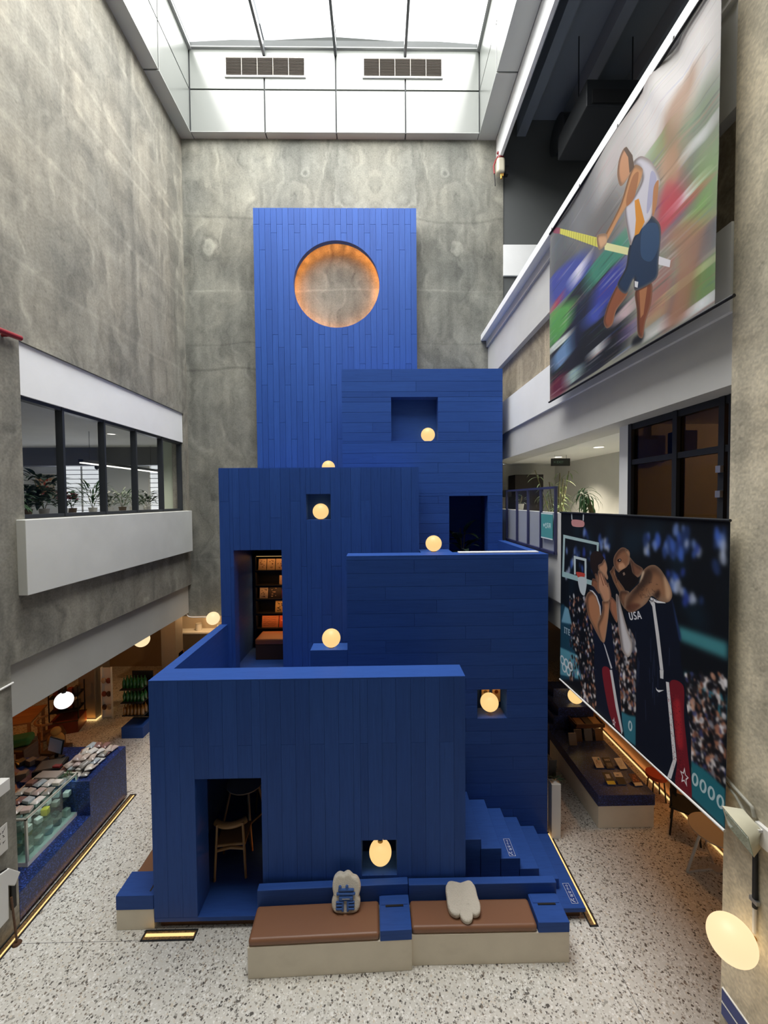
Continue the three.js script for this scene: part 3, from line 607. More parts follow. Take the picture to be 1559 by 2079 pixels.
const PRINT_PLAYERS = [
  ["#a9c3c6",1,26,112,365,121,365,134,26,129],
  ["#a9c3c6",1,26,112,47,114,35,323,14,327],
  ["#a9c3c6",1,347,120,365,121,361,176,348,178],
  ["#9fc0c4",1,14,303,326,297,317,319,14,332],
  ["#c3d3d8",1,138,207,260,206,260,218,139,220],
  ["#c3d3d8",1,138,207,158,206,159,296,142,299],
  ["#c3d3d8",1,243,207,260,207,261,304,244,302],
  ["#c0463c",2,164,283,244,277,234,298,186,307],
  ["#c5d0d6",3,181,308,261,299,245,377,203,370],
  ["#c98f8f",2,122,32,230,33,231,60,128,63],
  ["#c9d3d9",1,110,-1,121,-1,124,32,114,31],
  ["#c9d3d9",1,227,-3,237,-3,235,32,225,31],
  ["#10182c",1,308,478,354,526,398,548,437,441,462,448,467,490,483,553,495,627,328,695,333,611,321,546],
  ["#10182c",1,289,337,306,322,335,330,376,352,401,379,396,419,380,434,355,372,324,345],
  ["#10182c",1,327,696,507,622,523,689,544,862,352,864,347,780],
  ["#7c1f2c",2,394,668,452,644,485,739,525,831,533,864,479,861,438,805],
  ["#d6d6da",1,451,645,468,638,509,761,543,853,536,871,494,782],
  ["@#8a5a42",10,314,288,357,292,371,344,323,323,306,320],
  ["#241a18",2,293,194,304,176,333,162,366,161,392,173,407,187,388,205,361,218,364,239,356,249,331,272,314,256,296,234],
  ["@#b98a6c",10,406,188,421,200,430,222,427,243,436,258,430,271,404,259,367,242,361,221,388,207],
  ["@#8a5a44",8,334,265,348,260,356,274,354,293,340,286],
  ["@#a06a50",9,455,337,498,358,502,430,476,418,449,385],
  ["@#8f5a44",8,435,283,450,303,460,333,451,367,441,352],
  ["@#b07a58",20,259,385,277,358,312,343,341,349,358,371,379,397,385,428,375,452,365,489,408,539,387,546,360,530,320,502,285,475,266,441],
  ["@#b98462",16,395,369,441,355,446,380,437,441,416,533,398,548,376,534,356,485,386,434,396,398],
  ["@#c08e70",12,354,317,359,249,372,244,388,244,399,254,425,279,445,304,448,350,406,369,379,345],
  ["#6e4232",1,371,253,375,252,405,301,400,302],
  ["#6e4232",1,388,253,392,252,421,294,417,296],
  ["#6e4232",1,404,259,408,259,436,300,432,302],
  ["#d2d2d6",0.6,282,345,315,341,352,357,381,396,384,432,378,437,370,399,344,362,312,348],
  ["#c9c9cf",1,402,547,416,554,470,630,460,638,424,581],
  ["#0d1424",1,552,377,594,369,641,338,685,299,696,286,757,291,791,264,804,311,826,373,830,428,837,485,622,575,625,504,616,468,579,421,561,405],
  ["#0d1424",1,621,575,838,484,853,537,858,585,878,683,884,871,826,877,786,878,623,865,622,613],
  ["#701a26",3,788,548,844,534,850,634,866,735,884,871,821,873,824,791,808,668],
  ["#a3262f",8,807,611,831,592,847,717,833,747,818,704],
  ["#d8d8dc",1,770,553,784,549,802,663,823,789,801,868,783,874,807,798,787,660],
  ["#d2d2d6",1,683,297,712,295,717,323,736,403,758,518,743,524,722,419,700,315],
  ["#d2d2d6",1,741,525,759,518,759,549,744,553],
  ["#23345c",4,791,268,800,289,829,372,826,396,810,344],
  ["@#cfccd0",18,491,324,509,322,521,349,544,396,570,443,596,480,595,515,576,544,555,546,533,530,519,487,504,421],
  ["#77747a",5,575,436,596,448,612,474,605,509,595,515,596,480],
  ["@#7a5440",14,574,157,607,176,650,190,632,221,600,229,583,190],
  ["@#8e6248",18,472,181,482,160,504,138,527,125,553,126,570,141,576,156,571,187,550,209,515,226,496,223,477,206],
  ["#c49472",4,507,195,532,184,550,198,528,212,510,214],
  ["#2a1c18",2,497,179,514,171,524,174,521,181,505,186],
  ["#e8ddd0",1,510,176,517,174,518,178,512,180],
  ["@#a87c5e",6,546,136,561,129,574,138,574,154,560,152],
  ["#17110f",2,528,214,554,200,571,185,583,190,594,215,628,230,624,243,601,266,572,286,542,284,520,261,506,241,512,226],
  ["#8a7466",1,533,225,543,219,550,228,539,235],
  ["@#8c6347",12,447,234,459,224,473,207,483,220,488,244,515,264,551,293,534,330,507,302,493,289,474,270,459,249],
  ["#4a3026",1,466,231,469,230,497,271,493,273],
  ["#4a3026",1,477,221,480,220,506,263,503,265],
  ["@#7d5842",16,516,301,551,290,577,293,556,325,552,364,516,334],
  ["@#946a4e",34,552,331,577,295,609,265,636,238,647,201,676,176,708,167,738,178,768,208,787,237,791,259,779,278,757,287,727,286,696,279,671,310,641,335,594,366,561,367,548,351],
  ["rgba(212,172,138,.8)",7,752,197,775,221,786,246,780,269,766,272,759,243],
  ["rgba(30,18,16,.75)",7,706,274,730,249,737,265,723,280],
  ["rgba(48,36,32,.6)",6,651,215,676,188,698,202,688,233,648,257,617,284,589,295,613,269],
  ["rgba(232,208,180,.75)",4,630,245,647,203,658,199,647,226],
  ["rgba(70,34,24,.6)",6,556,352,602,329,641,325,594,363,565,363],
  ["#e4e4e8",0.6,692,284,727,288,760,286,764,288,724,297,689,293]];
const PRINT_CROWD = [
  [97,415,327,363,332,738,102,838,60],
  [458,457,615,409,619,613,461,682,40],
  [507,622,618,576,621,740,509,798,30],
  [852,493,994,432,999,735,858,835,110],
  [213,742,345,688,348,856,215,922,26]];
const PRINT_BOKEH = [
  [351,73,452,66,454,202,353,217,14],
  [648,65,729,58,730,129,649,140,10],
  [739,30,909,21,910,113,741,135,26],
  [952,25,996,22,998,132,955,140,12],
  [753,180,860,162,861,227,754,250,12],
  [843,231,929,212,929,239,843,259,5],
  [58,191,325,161,326,292,60,342,22],
  [236,75,276,73,276,109,236,112,3]];
function outline(c, p, from = 2) {                 // closed smooth line through all x, y pairs
  const n = (p.length - from) / 2, at = (i) => [p[from + 2 * ((i + n) % n)], p[from + 2 * ((i + n) % n) + 1]], k = 0.15;
  c.moveTo(...at(0));
  for (let i = 0; i < n; i++) { const [a, b] = at(i - 1), [x, y] = at(i), [u, v] = at(i + 1), [q, r] = at(i + 2); c.bezierCurveTo(x + (u - a) * k, y + (v - b) * k, u - (q - x) * k, v - (r - y) * k, u, v); }
  c.closePath();
}
function blob(c, p, from = 2) { c.beginPath(); outline(c, p, from); c.fill(); }
function sharp(c, p, from = 2) { c.beginPath(); for (let i = from; i < p.length; i += 2) c.lineTo(p[i], p[i + 1]); c.closePath(); c.fill(); }
function layers(c, list, scale) {
  for (const p of list) {
    if (p[0][0] === '@') { rounded(c, p, p[0].slice(1), p[1]); continue; }
    const b = p[1] > 3 ? p[1] * scale : 0;
    if (b) soft(c, b, (d) => { d.fillStyle = p[0]; blob(d, p); }); else { c.fillStyle = p[0]; (p[1] < 1.5 ? sharp : blob)(c, p); }
  }
}
function rounded(c, p, color, w) {                 // a limb of the printed figure: fill, then lit and dark side inside the outline
  c.fillStyle = color; blob(c, p);
  c.save(); c.beginPath(); outline(c, p); c.clip();
  soft(c, w * 0.35, (d) => { d.lineWidth = w; d.strokeStyle = 'rgba(24,12,10,.6)'; d.translate(w * 0.3, w * 0.2); d.beginPath(); outline(d, p); d.stroke(); });
  soft(c, w * 0.3, (d) => { d.lineWidth = w * 0.6; d.strokeStyle = 'rgba(255,226,196,.36)'; d.translate(-w * 0.1, -w * 0.12); d.beginPath(); outline(d, p); d.stroke(); });
  c.restore();
}
function soft(c, b, draw) {                        // everything that draw() paints is softened in one go
  const o = document.createElement('canvas'); o.width = 500; o.height = 440;
  const d = o.getContext('2d'); d.scale(0.5, 0.5); draw(d);
  c.filter = 'blur(' + b + 'px)'; c.drawImage(o, 0, 0, 1000, 880); c.filter = 'none';
}
const vaultPrint = canvasTexture(1024, 870, (c, w, h) => {
  c.fillStyle = '#8e8a88'; c.fillRect(0, 0, w, h);
  // the camera followed the athlete, so everything behind is swept sideways
  const o = document.createElement('canvas'); o.width = 1240; o.height = 870;
  const d = o.getContext('2d'); d.fillStyle = '#85827f'; d.fillRect(0, 0, 1240, 870); d.scale(1.024, 1.024); d.translate(100, 0);
  const bands = [['#54575c', -100, 0, 520, 240], ['#6f7073', 200, 0, 320, 300], ['#aeaaa9', 430, 0, 300, 230], ['#d4d0cf', 680, 0, 500, 250], ['#4c4e53', -100, 200, 360, 130], ['#3f5f58', 150, 300, 220, 160], ['#666464', 330, 180, 240, 240], ['#74806a', 860, 230, 300, 330]];
  soft(d, 30, (e) => { e.translate(0, 0); for (const [f, x, y, a, b] of bands) { e.fillStyle = f; e.fillRect(x, y, a, b); } });
  for (const p of PRINT_VAULT.slice(0, 36)) { d.fillStyle = p[0]; blob(d, p); }
  for (let i = 0; i < 420; i++) { d.fillStyle = ['rgba(236,234,232,.5)', 'rgba(28,30,36,.5)', 'rgba(170,70,70,.35)', 'rgba(80,100,180,.4)', 'rgba(70,130,80,.35)', 'rgba(190,150,120,.4)'][i % 6]; const y = rr(0, 870) ; d.fillRect(rr(-90, 1100), y, rr(14, 60), y < 260 ? rr(1, 4) : rr(2, 9)); }
  c.globalAlpha = 1; c.drawImage(o, -102, 0);
  for (let k = 1; k <= 26; k++) { c.globalAlpha = 1 / (k + 1); c.drawImage(o, -102 + (k % 2 ? 1 : -1) * k * 2.1, (k % 2 ? -1 : 1) * k * 0.16); }
  c.globalAlpha = 1;
  c.scale(1.024, 1.024);
  soft(c, 9, (e) => { e.globalAlpha = 0.55; for (const p of [PRINT_VAULT[17], PRINT_VAULT[18], PRINT_VAULT[24], PRINT_VAULT[19]]) { e.fillStyle = p[0]; blob(e, p); } });
  layers(c, PRINT_VAULT.slice(36), 0.8);
  c.strokeStyle = 'rgba(60,60,30,.55)'; c.lineWidth = 3;
  for (let i = 1; i < 17; i++) { const q = i / 17, x = 87 + 350 * q, y = 36 + 285 * q; c.beginPath(); c.moveTo(x + 2, y - 9); c.lineTo(x - 2, y + 26); c.stroke(); }
});
const inQuad = (q, s, t) => [q[0] + (q[2] - q[0]) * s + (q[6] - q[0]) * t + (q[0] - q[2] + q[4] - q[6]) * s * t, q[1] + (q[3] - q[1]) * s + (q[7] - q[1]) * t + (q[1] - q[3] + q[5] - q[7]) * s * t];
const courtPrint = canvasTexture(1024, 896, (c, w, h) => {
  c.fillStyle = '#0c1117'; c.fillRect(0, 0, w, h);
  c.scale(1.024, 1.024);
  soft(c, 20, (c) => { c.fillStyle = '#11202c'; for (let i = 0; i < 26; i++) c.fillRect(rr(0, 1000), rr(0, 400), rr(30, 90), rr(40, 120)); });
  for (const p of PRINT_BASE.slice(0, 5)) soft(c, p[1] * 0.6, (d) => { d.fillStyle = p[0]; sharp(d, p); });
  soft(c, 6, (c) => { for (const q of PRINT_BOKEH) for (let i = 0; i < q[8]; i++) { const [x, y] = inQuad(q, rnd(), rnd()), r = rr(5, 19); c.fillStyle = ['rgba(70,105,200,.75)', 'rgba(125,155,225,.75)', 'rgba(50,70,160,.8)', 'rgba(200,212,240,.7)', 'rgba(40,60,110,.8)'][Math.floor(rnd() * 5)]; c.beginPath(); c.ellipse(x, y, r * 0.8, r * 1.5, rr(-0.3, 0.3), 0, 7); c.fill(); } });
  soft(c, 2.6, (c) => { for (const q of PRINT_CROWD) for (let i = 0; i < q[8] * 7; i++) { const [x, y] = inQuad(q, rnd(), rnd()), r = rr(2.5, 9); c.fillStyle = ['rgba(28,26,30,.9)', 'rgba(18,18,24,.9)', 'rgba(222,216,216,.85)', 'rgba(170,112,86,.85)', 'rgba(196,148,124,.85)', 'rgba(110,70,56,.9)', 'rgba(60,64,110,.85)', 'rgba(236,234,238,.85)', 'rgba(40,36,40,.9)', 'rgba(150,150,160,.7)', 'rgba(14,14,18,.9)', 'rgba(30,24,24,.9)', 'rgba(20,20,28,.9)'][Math.floor(rnd() * 13)]; c.beginPath(); c.ellipse(x, y, r, r * rr(1, 2), rr(-0.6, 0.6), 0, 7); c.fill(); } });
  for (const p of PRINT_BASE.slice(5)) soft(c, 3, (d) => { d.fillStyle = p[0]; sharp(d, p); });
  layers(c, PRINT_PLAYERS, 0.7);
  // skin marks on the arm, cloth folds
  c.strokeStyle = 'rgba(40,28,24,.4)'; c.lineWidth = 2.4;
  for (let i = 0; i < 30; i++) { const x = rr(620, 720), y = rr(232, 300); c.beginPath(); c.moveTo(x, y); c.quadraticCurveTo(x + rr(-14, 14), y + rr(-14, 14), x + rr(-20, 20), y + rr(-16, 16)); c.stroke(); }
  c.strokeStyle = 'rgba(70,84,120,.28)'; c.lineWidth = 4;
  for (let i = 0; i < 16; i++) { const x = rr(600, 800), y = rr(420, 700); c.beginPath(); c.moveTo(x, y); c.lineTo(x + rr(-8, 8), y + rr(40, 120)); c.stroke(); }
  for (let i = 0; i < 900; i++) { const red = PRINT_PLAYERS[34]; const x = rr(765, 862), y = rr(575, 860); c.fillStyle = rnd() > 0.5 ? 'rgba(190,50,54,.35)' : 'rgba(30,8,14,.4)'; if (Math.abs(x - (800 + (y - 575) * 0.13)) < 26) c.fillRect(x, y, rr(1, 3.5), rr(1, 3.5)); }
  // printed marks: rings, court lettering, swoosh, stars
  c.strokeStyle = 'rgba(222,232,238,.92)'; c.lineWidth = 9;
  for (const [x, y] of [[24, 752], [68, 752], [112, 752], [46, 786], [90, 786]]) { c.beginPath(); c.arc(x, y + 14, 19, 0, 7); c.stroke(); }
  c.fillStyle = 'rgba(200,216,228,.75)'; c.font = 'bold 44px sans-serif'; c.save(); c.translate(40, 618); c.rotate(-0.05); c.fillText('ITE', 0, 0); c.restore();
  c.strokeStyle = 'rgba(215,228,232,.8)'; c.lineWidth = 7; for (const [x, y] of [[896, 803], [925, 803], [954, 803], [984, 806], [589, 806]]) { c.beginPath(); c.ellipse(x, y, 9, 17, 0.1, 0, 7); c.stroke(); }
  c.fillStyle = '#e8e8ec'; c.beginPath(); c.moveTo(724, 592); c.quadraticCurveTo(724, 607, 740, 604); c.lineTo(764, 585); c.lineTo(738, 597); c.quadraticCurveTo(727, 601, 724, 592); c.fill();
  c.strokeStyle = '#e6e6ea'; c.font = 'bold 40px sans-serif'; c.lineWidth = 3; c.save(); c.translate(578, 400); c.rotate(-0.35); c.fillStyle = '#d8d8de'; c.fillText('USA', 0, 0); c.restore();
  for (const [sx, sy, s] of [[855, 823, 25], [483, 850, 15]]) { c.lineWidth = 3.4; c.beginPath(); for (let k = 0; k < 10; k++) { const a = -Math.PI / 2 + k * Math.PI / 5, q = k % 2 ? s * 0.45 : s; c.lineTo(sx + Math.cos(a) * q * 0.62, sy + Math.sin(a) * q); } c.closePath(); c.stroke(); }
});
function banner(label, x, za, zb, ya, yb, ca, cb, tex, wave) { // za far .. zb near; tops ya, yb; bottoms ca, cb
  const t = thing('banner', label, 'banner'), nu = 44, nv = 36, g = new THREE.PlaneGeometry(1, 1, nu, nv), p = g.attributes.position, uv = g.attributes.uv;
  for (let i = 0; i < p.count; i++) {
    const u = uv.getX(i), v = uv.getY(i), top = ya + (yb - ya) * u, bot = ca + (cb - ca) * u;
    p.setXYZ(i, x + wave(u, v), bot + (top - bot) * v, za + (zb - za) * u);
  }
  g.computeVertexNormals();
  const back = g.clone().translate(0.003, 0, 0);
  part('print', g, phy({ map: tex, roughness: 0.6, side: THREE.DoubleSide, specularIntensity: 0.4 }), t);
  part('backing', back, std(0xd8d8d6, 0.7, { side: THREE.DoubleSide }), t);
  return t;
}
const vault = banner('hung sports banner of a pole vaulter against a blurred crowd', 2.595, -5.935, -3.03, 9.435, 9.435, 6.968, 6.975, vaultPrint, (u, v) => -0.018 * Math.sin(u * 9 + v * 3) * v - 0.06 * Math.exp(-(((u - 0.78 + 0.35 * (v - 0.9)) / 0.03) ** 2)) * Math.max(0, v - 0.35) + 0.045 * Math.exp(-(((u - 0.86 + 0.3 * (v - 0.9)) / 0.025) ** 2)) * Math.max(0, v - 0.35));
part('lower_rod', rod([2.59, 6.955, -5.95], [2.59, 6.962, -2.86], 0.014), M.black, vault);
part('upper_rod', rod([2.59, 9.44, -5.95], [2.59, 9.44, -2.9], 0.014), M.black, vault);
for (const z of [-5.9, -5.1, -4.3, -3.5]) part('tie', rod([2.59, 9.43, z], [2.6, 9.5, z], 0.006), M.black, vault);
const court = banner('hung sports banner of two basketball players holding folded hands to their cheeks', 2.7, -5.79, -2.985, 5.294, 5.317, 2.807, 2.886, courtPrint, (u, v) => 0.006 * Math.sin(u * 7 + v * 2));
part('lower_hem', rod([2.698, 2.8, -5.79], [2.698, 2.88, -2.98], 0.012), M.white, court);
part('upper_rod', rod([2.7, 5.3, -5.81], [2.7, 5.322, -2.98], 0.012), M.darkSteel, court);
// ---------------------------------------------------------------- right-hand wing: corridor floor, pillar fittings, book displays
struct('ceiling_corridor', bx(3.28, 9, 6.39, 6.6, -10.25, 5.2), M.plasterWhite);
struct('floor_corridor', bx(2.92, 9, 3.9, 4.1, -10.25, 5.2), M.plasterGrey);
struct('wall_corridor_side', bx(4.6, 4.75, 4.1, 6.4, -10.2, -4.95), M.plaster);
struct('wall_corridor_back', bx(2.9, 4.75, 4.1, 6.4, -10.35, -10.2), M.plaster);
struct('wall_corridor_pier', bx(3.05, 4.7, 4.1, 6.4, -4.95, -4.74), M.plasterWhite);
struct('wall_corridor_room', bx(5.6, 5.7, 4.1, 6.4, -4.8, 5.2), std(0x9a6a3c, 0.7));
{ // dark glazed front of the upstairs room
  const w = struct('window_1', [bx(3.05, 3.1, 4.1, 4.18, -4.74, -1), bx(3.04, 3.11, 6.32, 6.4, -4.74, -1), bx(3.04, 3.11, 5.9, 5.96, -4.74, -1)], M.darkSteel);
  for (const z of [-4.72, -4.0, -3.45, -3.35, -2.6]) part('window_post', bx(3.03, 3.12, 4.1, 6.4, z - 0.03, z + 0.03), M.darkSteel, w);
  for (const [a, b] of [[-4.69, -4.03], [-3.97, -3.48], [-3.32, -2.63]]) { part('pane', bx(3.07, 3.08, 4.18, 5.9, a, b), M.glassDark, w); part('pane', bx(3.07, 3.08, 5.96, 6.32, a, b), M.glassDark, w); }
  part('door_hinge', bx(3.0, 3.04, 5.5, 5.56, -3.47, -3.42), M.steel, w); part('door_hinge', bx(3.0, 3.04, 5.72, 5.78, -3.47, -3.42), M.steel, w);
  const b = solo('speaker', [rbx(3.4, 3.6, 5.98, 6.26, -4.6, -4.4, 0.01), bx(3.48, 3.52, 6.25, 6.39, -4.52, -4.48)], M.black, 'black loudspeaker hung behind the dark upstairs glazing', 'speaker');
  const l = thing('ceiling_lamp', 'long warm ceiling lamp in the room behind the dark glazing', 'lamp', [4.4, 6.34, -3.6]);
  part('housing', bx(-0.06, 0.06, 0.012, 0.05, -0.5, 0.5), M.white, l); part('diffuser', bx(-0.05, 0.05, 0, 0.012, -0.48, 0.48), M.ledSoft, l);
  const q = new THREE.PointLight(0xffb060, 3); q.position.set(0, -0.06, 0); q.castShadow = true; l.add(q);
}
for (const [x, z, lab] of [[3.8, -8.3, 'round white downlight near the hanging exit sign'], [3.8, -6.75, 'round white downlight between the exit sign and the dark glazing']]) {
  const d = thing('downlight', lab, 'downlight', [x, 6.39, z]);
  part('rim', new THREE.TorusGeometry(0.085, 0.01, 8, 24).rotateX(Math.PI / 2), M.white, d); part('lens', cyl(0.08, 0.08, 0.012, 0, -0.012, 0), M.downlight, d);
  const l = new THREE.SpotLight(0xfff2d8, 16, 0, 1.0, 0.7); l.position.set(0, -0.03, 0); l.target.position.set(0, -3, 0); l.castShadow = true; d.add(l, l.target);
}
{
  const s = thing('exit_sign', 'small dark hanging exit sign in the corridor', 'sign', [3.72, 6.17, -8.0]);
  part('body', rbx(-0.19, 0.19, 0, 0.15, -0.02, 0.02, 0.005), M.black, s);
  part('hanger', rod([-0.12, 0.15, 0], [-0.12, 0.22, 0], 0.005), M.steel, s); part('hanger', rod([0.12, 0.15, 0], [0.12, 0.22, 0], 0.005), M.steel, s);
  const face = new THREE.PlaneGeometry(0.34, 0.11).translate(0, 0.075, 0.0215);
  part('face', face, std(0xffffff, 0.5, { map: canvasTexture(256, 84, (c) => { c.fillStyle = '#15201c'; c.fillRect(0, 0, 256, 84); c.fillStyle = '#5e7a70'; c.font = 'bold 50px sans-serif'; c.fillText('EXIT', 62, 60); c.fillRect(16, 36, 30, 10); }) }), s);
}
solo('wall_switch', rbx(4.57, 4.6, 5.28, 5.38, -5.3, -5.22, 0.004), M.black, 'small black wall switch beside the white pier upstairs', 'switch');
solo('cabinet', rbx(3.35, 4.05, 4.1, 6.1, -10.1, -9.6, 0.01), std(0x241d1a, 0.6), 'dark brown cabinet behind the leafy plants upstairs', 'cabinet');
solo('monitor', [rbx(2.98, 3.2, 5.55, 5.72, -9.5, -9.4, 0.005), bx(3.07, 3.11, 4.1, 5.56, -9.47, -9.43)], M.black, 'small black screen beside the leafy plants upstairs', 'monitor');
// glass guard in front of the corridor parapet
{
  const f = thing('glass_guard', 'glass guard with blue posts and rails over the corridor parapet', 'railing');
  const zs = [-8.4, -7.78, -7.2, -6.63, -6.08], blueMetal = std(new THREE.Color().setRGB(0.045, 0.05, 0.13), 0.4);
  for (const z of zs) part('post', bx(2.735, 2.775, 4.63, 5.69, z - 0.013, z + 0.013), blueMetal, f);
  part('rail', bx(2.735, 2.775, 5.66, 5.695, -8.42, -6.06), blueMetal, f); part('rail', bx(2.735, 2.775, 4.63, 4.67, -8.42, -6.06), blueMetal, f);
  for (let i = 0; i < 4; i++) part('pane', bx(2.752, 2.758, 4.67, 5.66, zs[i] + 0.02, zs[i + 1] - 0.02), phy({ color: 0xf4f6fa, specularIntensity: 0.2, roughness: 0.05, transmission: 1, thickness: 0 }), f);
  const s = thing('notice', 'teal square notice with white lettering on the glass guard', 'notice', [2.742, 4.85, -6.36]);
  part('sheet', bx(-0.004, 0, 0, 0.42, -0.22, 0.22), std(0x4e9a9c, 0.6), s);
  part('face', new THREE.PlaneGeometry(0.44, 0.42).rotateY(-Math.PI / 2).translate(-0.0055, 0.21, 0), std(0xffffff, 0.6, { map: canvasTexture(256, 256, (c) => {
    c.fillStyle = '#4e9a9c'; c.fillRect(0, 0, 256, 256); c.fillStyle = '#dfeceb'; c.fillRect(0, 0, 256, 12); c.fillRect(0, 244, 256, 12); c.strokeStyle = '#dff0ee'; c.lineWidth = 8;
    const st = [[[14, 40, 14, 78], [0, 48, 8, 66], [30, 48, 24, 66]], [[2, 44, 30, 44], [16, 30, 16, 80], [4, 80, 30, 80]], [[6, 34, 26, 34], [16, 34, 4, 78], [16, 54, 28, 78]], [[4, 36, 4, 80], [4, 36, 28, 36], [28, 36, 28, 80], [4, 58, 28, 58]]];
    st.forEach((g, i) => g.forEach(([a, b, d, e]) => { c.beginPath(); c.moveTo(54 + i * 42 + a, 66 + b); c.lineTo(54 + i * 42 + d, 66 + e); c.stroke(); }));
  }) }), s);
}
// plants
function leafG(len, wid, bend, fold = 0.15) {      // a pointed leaf along +z that droops
  const n = 4, P = [], I = [];
  for (let k = 0; k <= n; k++) { const t = k / n, w = wid * Math.sin(Math.PI * Math.min(1, 0.08 + 0.92 * t)) ** 0.8 * (1 - t * 0.25), a = bend * t, z = len * t * Math.cos(a * 0.6), y = -len * t * Math.sin(a * 0.6); P.push(-w / 2, y + fold * w, z, 0, y, z, w / 2, y + fold * w, z); }
  for (let k = 0; k < n; k++) { const o = 3 * k; I.push(o, o + 3, o + 1, o + 1, o + 3, o + 4, o + 1, o + 4, o + 2, o + 2, o + 4, o + 5); }
  const g = new THREE.BufferGeometry(); g.setAttribute('position', new THREE.Float32BufferAttribute(P, 3)); g.setAttribute('uv', new THREE.Float32BufferAttribute(new Float32Array(P.length / 3 * 2), 2)); g.setIndex(I); g.computeVertexNormals();
  return g.toNonIndexed();
}
function spray(n, cy, ry, r, len, wid, up, droop) { // leaves set round an upright crown
  const out = [];
  for (let i = 0; i < n; i++) { const a = rr(0, 6.283), y = cy + rr(-ry, ry), q = r * Math.sqrt(rnd()); out.push(leafG(len * rr(0.7, 1.2), wid * rr(0.7, 1.2), droop * rr(0.5, 1.3)).rotateX(-up * rr(0.2, 1.2)).rotateY(a).translate(Math.sin(a) * q, y, Math.cos(a) * q)); }
  return out;
}
function potted(name, label, pos, { pot = [0.07, 0.055, 0.11], potMat = M.pot, n = 40, h = 0.25, r = 0.09, len = 0.13, wid = 0.05, up = 0.7, droop = 0.8, mat = M.leaf, stems = 3, bloom = 0, group } = {}) {
  const t = thing(name, label, 'plant', pos, 0, group);
  part('pot', new THREE.LatheGeometry([[0.001, 0], [pot[1], 0], [pot[0], pot[2]], [pot[0] * 1.06, pot[2]], [pot[0] * 1.06, pot[2] + 0.012], [pot[0] * 0.9, pot[2] + 0.012], [pot[0] * 0.85, pot[2] - 0.01], [0.001, pot[2] - 0.012]].map((p) => new THREE.Vector2(...p)), 24), potMat, t);
  const st = []; for (let i = 0; i < stems; i++) { const a = i / stems * 6.28 + 0.4; st.push(tube([[0, pot[2] - 0.02, 0], [Math.sin(a) * r * 0.4, pot[2] + h * 0.4, Math.cos(a) * r * 0.4], [Math.sin(a) * r * 0.8, pot[2] + h * 0.85, Math.cos(a) * r * 0.8]], 0.005, 5)); }
  part('stems', st, M.stem, t);
  part('foliage', spray(n, pot[2] + h * 0.55, h * 0.45, r, len, wid, up, droop), mat, t);
  if (bloom) part('blossom', spray(bloom, pot[2] + h * 0.7, h * 0.2, r * 0.8, len * 0.5, wid * 1.1, 0.8, 0.5), M.petal, t);
  return t;
}
{
  const b = thing('bamboo_plant', 'tall leafy plant with narrow pale leaves behind the glass guard', 'plant', [3.35, 4.1, -7.3]);
  part('pot', cyl(0.14, 0.17, 0.3, 0, 0, 0), M.potDark, b);
  const st = [], lf = [];
  for (let i = 0; i < 9; i++) { const a = rr(0, 6.28), q = rr(0.1, 0.42), h = rr(1.5, 2.05), top = [Math.sin(a) * q, h, Math.cos(a) * q]; st.push(tube([[Math.sin(a) * 0.05, 0.25, Math.cos(a) * 0.05], [Math.sin(a) * q * 0.4, h * 0.6, Math.cos(a) * q * 0.4], top], 0.009, 5)); for (let k = 0; k < 13; k++) { const t = rr(0.55, 1), d = rr(0, 6.28); lf.push(leafG(rr(0.2, 0.34), rr(0.022, 0.036), rr(0.5, 1.5)).rotateX(-rr(-0.2, 0.7)).rotateY(d).translate(top[0] * t * t, h * t, top[2] * t * t)); } }
  part('stems', st, M.stem, b); part('foliage', lf, M.leafPale, b);
  const c = thing('bamboo_plant', 'drooping leafy plant with a curved stem at the end of the glass guard', 'plant', [3.3, 4.1, -6.25]);
  part('pot', cyl(0.13, 0.15, 0.3, 0, 0, 0), M.potDark, c);
  const s2 = [], l2 = [];
  for (let i = 0; i < 5; i++) { const q = rr(-0.08, 0.08); s2.push(tube([[q, 0.25, 0], [0.12 + q, 1.1, 0.05], [0.02 + q, 1.5, 0.02]], 0.012, 5)); for (let k = 0; k < 12; k++) { const a = rr(0, 6.28); l2.push(leafG(rr(0.2, 0.36), rr(0.03, 0.045), rr(1.2, 2.2)).rotateX(-rr(-0.3, 0.6)).rotateY(a).translate(q + rr(-0.05, 0.1), rr(1.15, 1.6), rr(-0.08, 0.08))); } }
  part('stems', s2, M.stem, c); part('foliage', l2, M.leaf, c);
  potted('potted_plant', 'small dark leafed plant at the blue end of the glass guard', [3.05, 5.28, -8.4], { n: 14, h: 0.2, len: 0.12, wid: 0.07, mat: M.leafDark });
  potted('potted_plant', 'broad leafed plant standing in the dark upper doorway', [1.9, 3.88, -8.85], { pot: [0.16, 0.12, 0.3], potMat: M.potDark, n: 16, h: 0.8, r: 0.1, len: 0.5, wid: 0.17, up: 0.95, droop: 1.0, mat: M.leafDark, stems: 4 });
}
solo('white_strip', rbx(1.28, 2.56, 4.64, 4.662, -6.36, -6.24, 0.005), M.white, 'slim white strip along the top of the terrace parapet', 'board');  // plain white strip set on the parapet cap
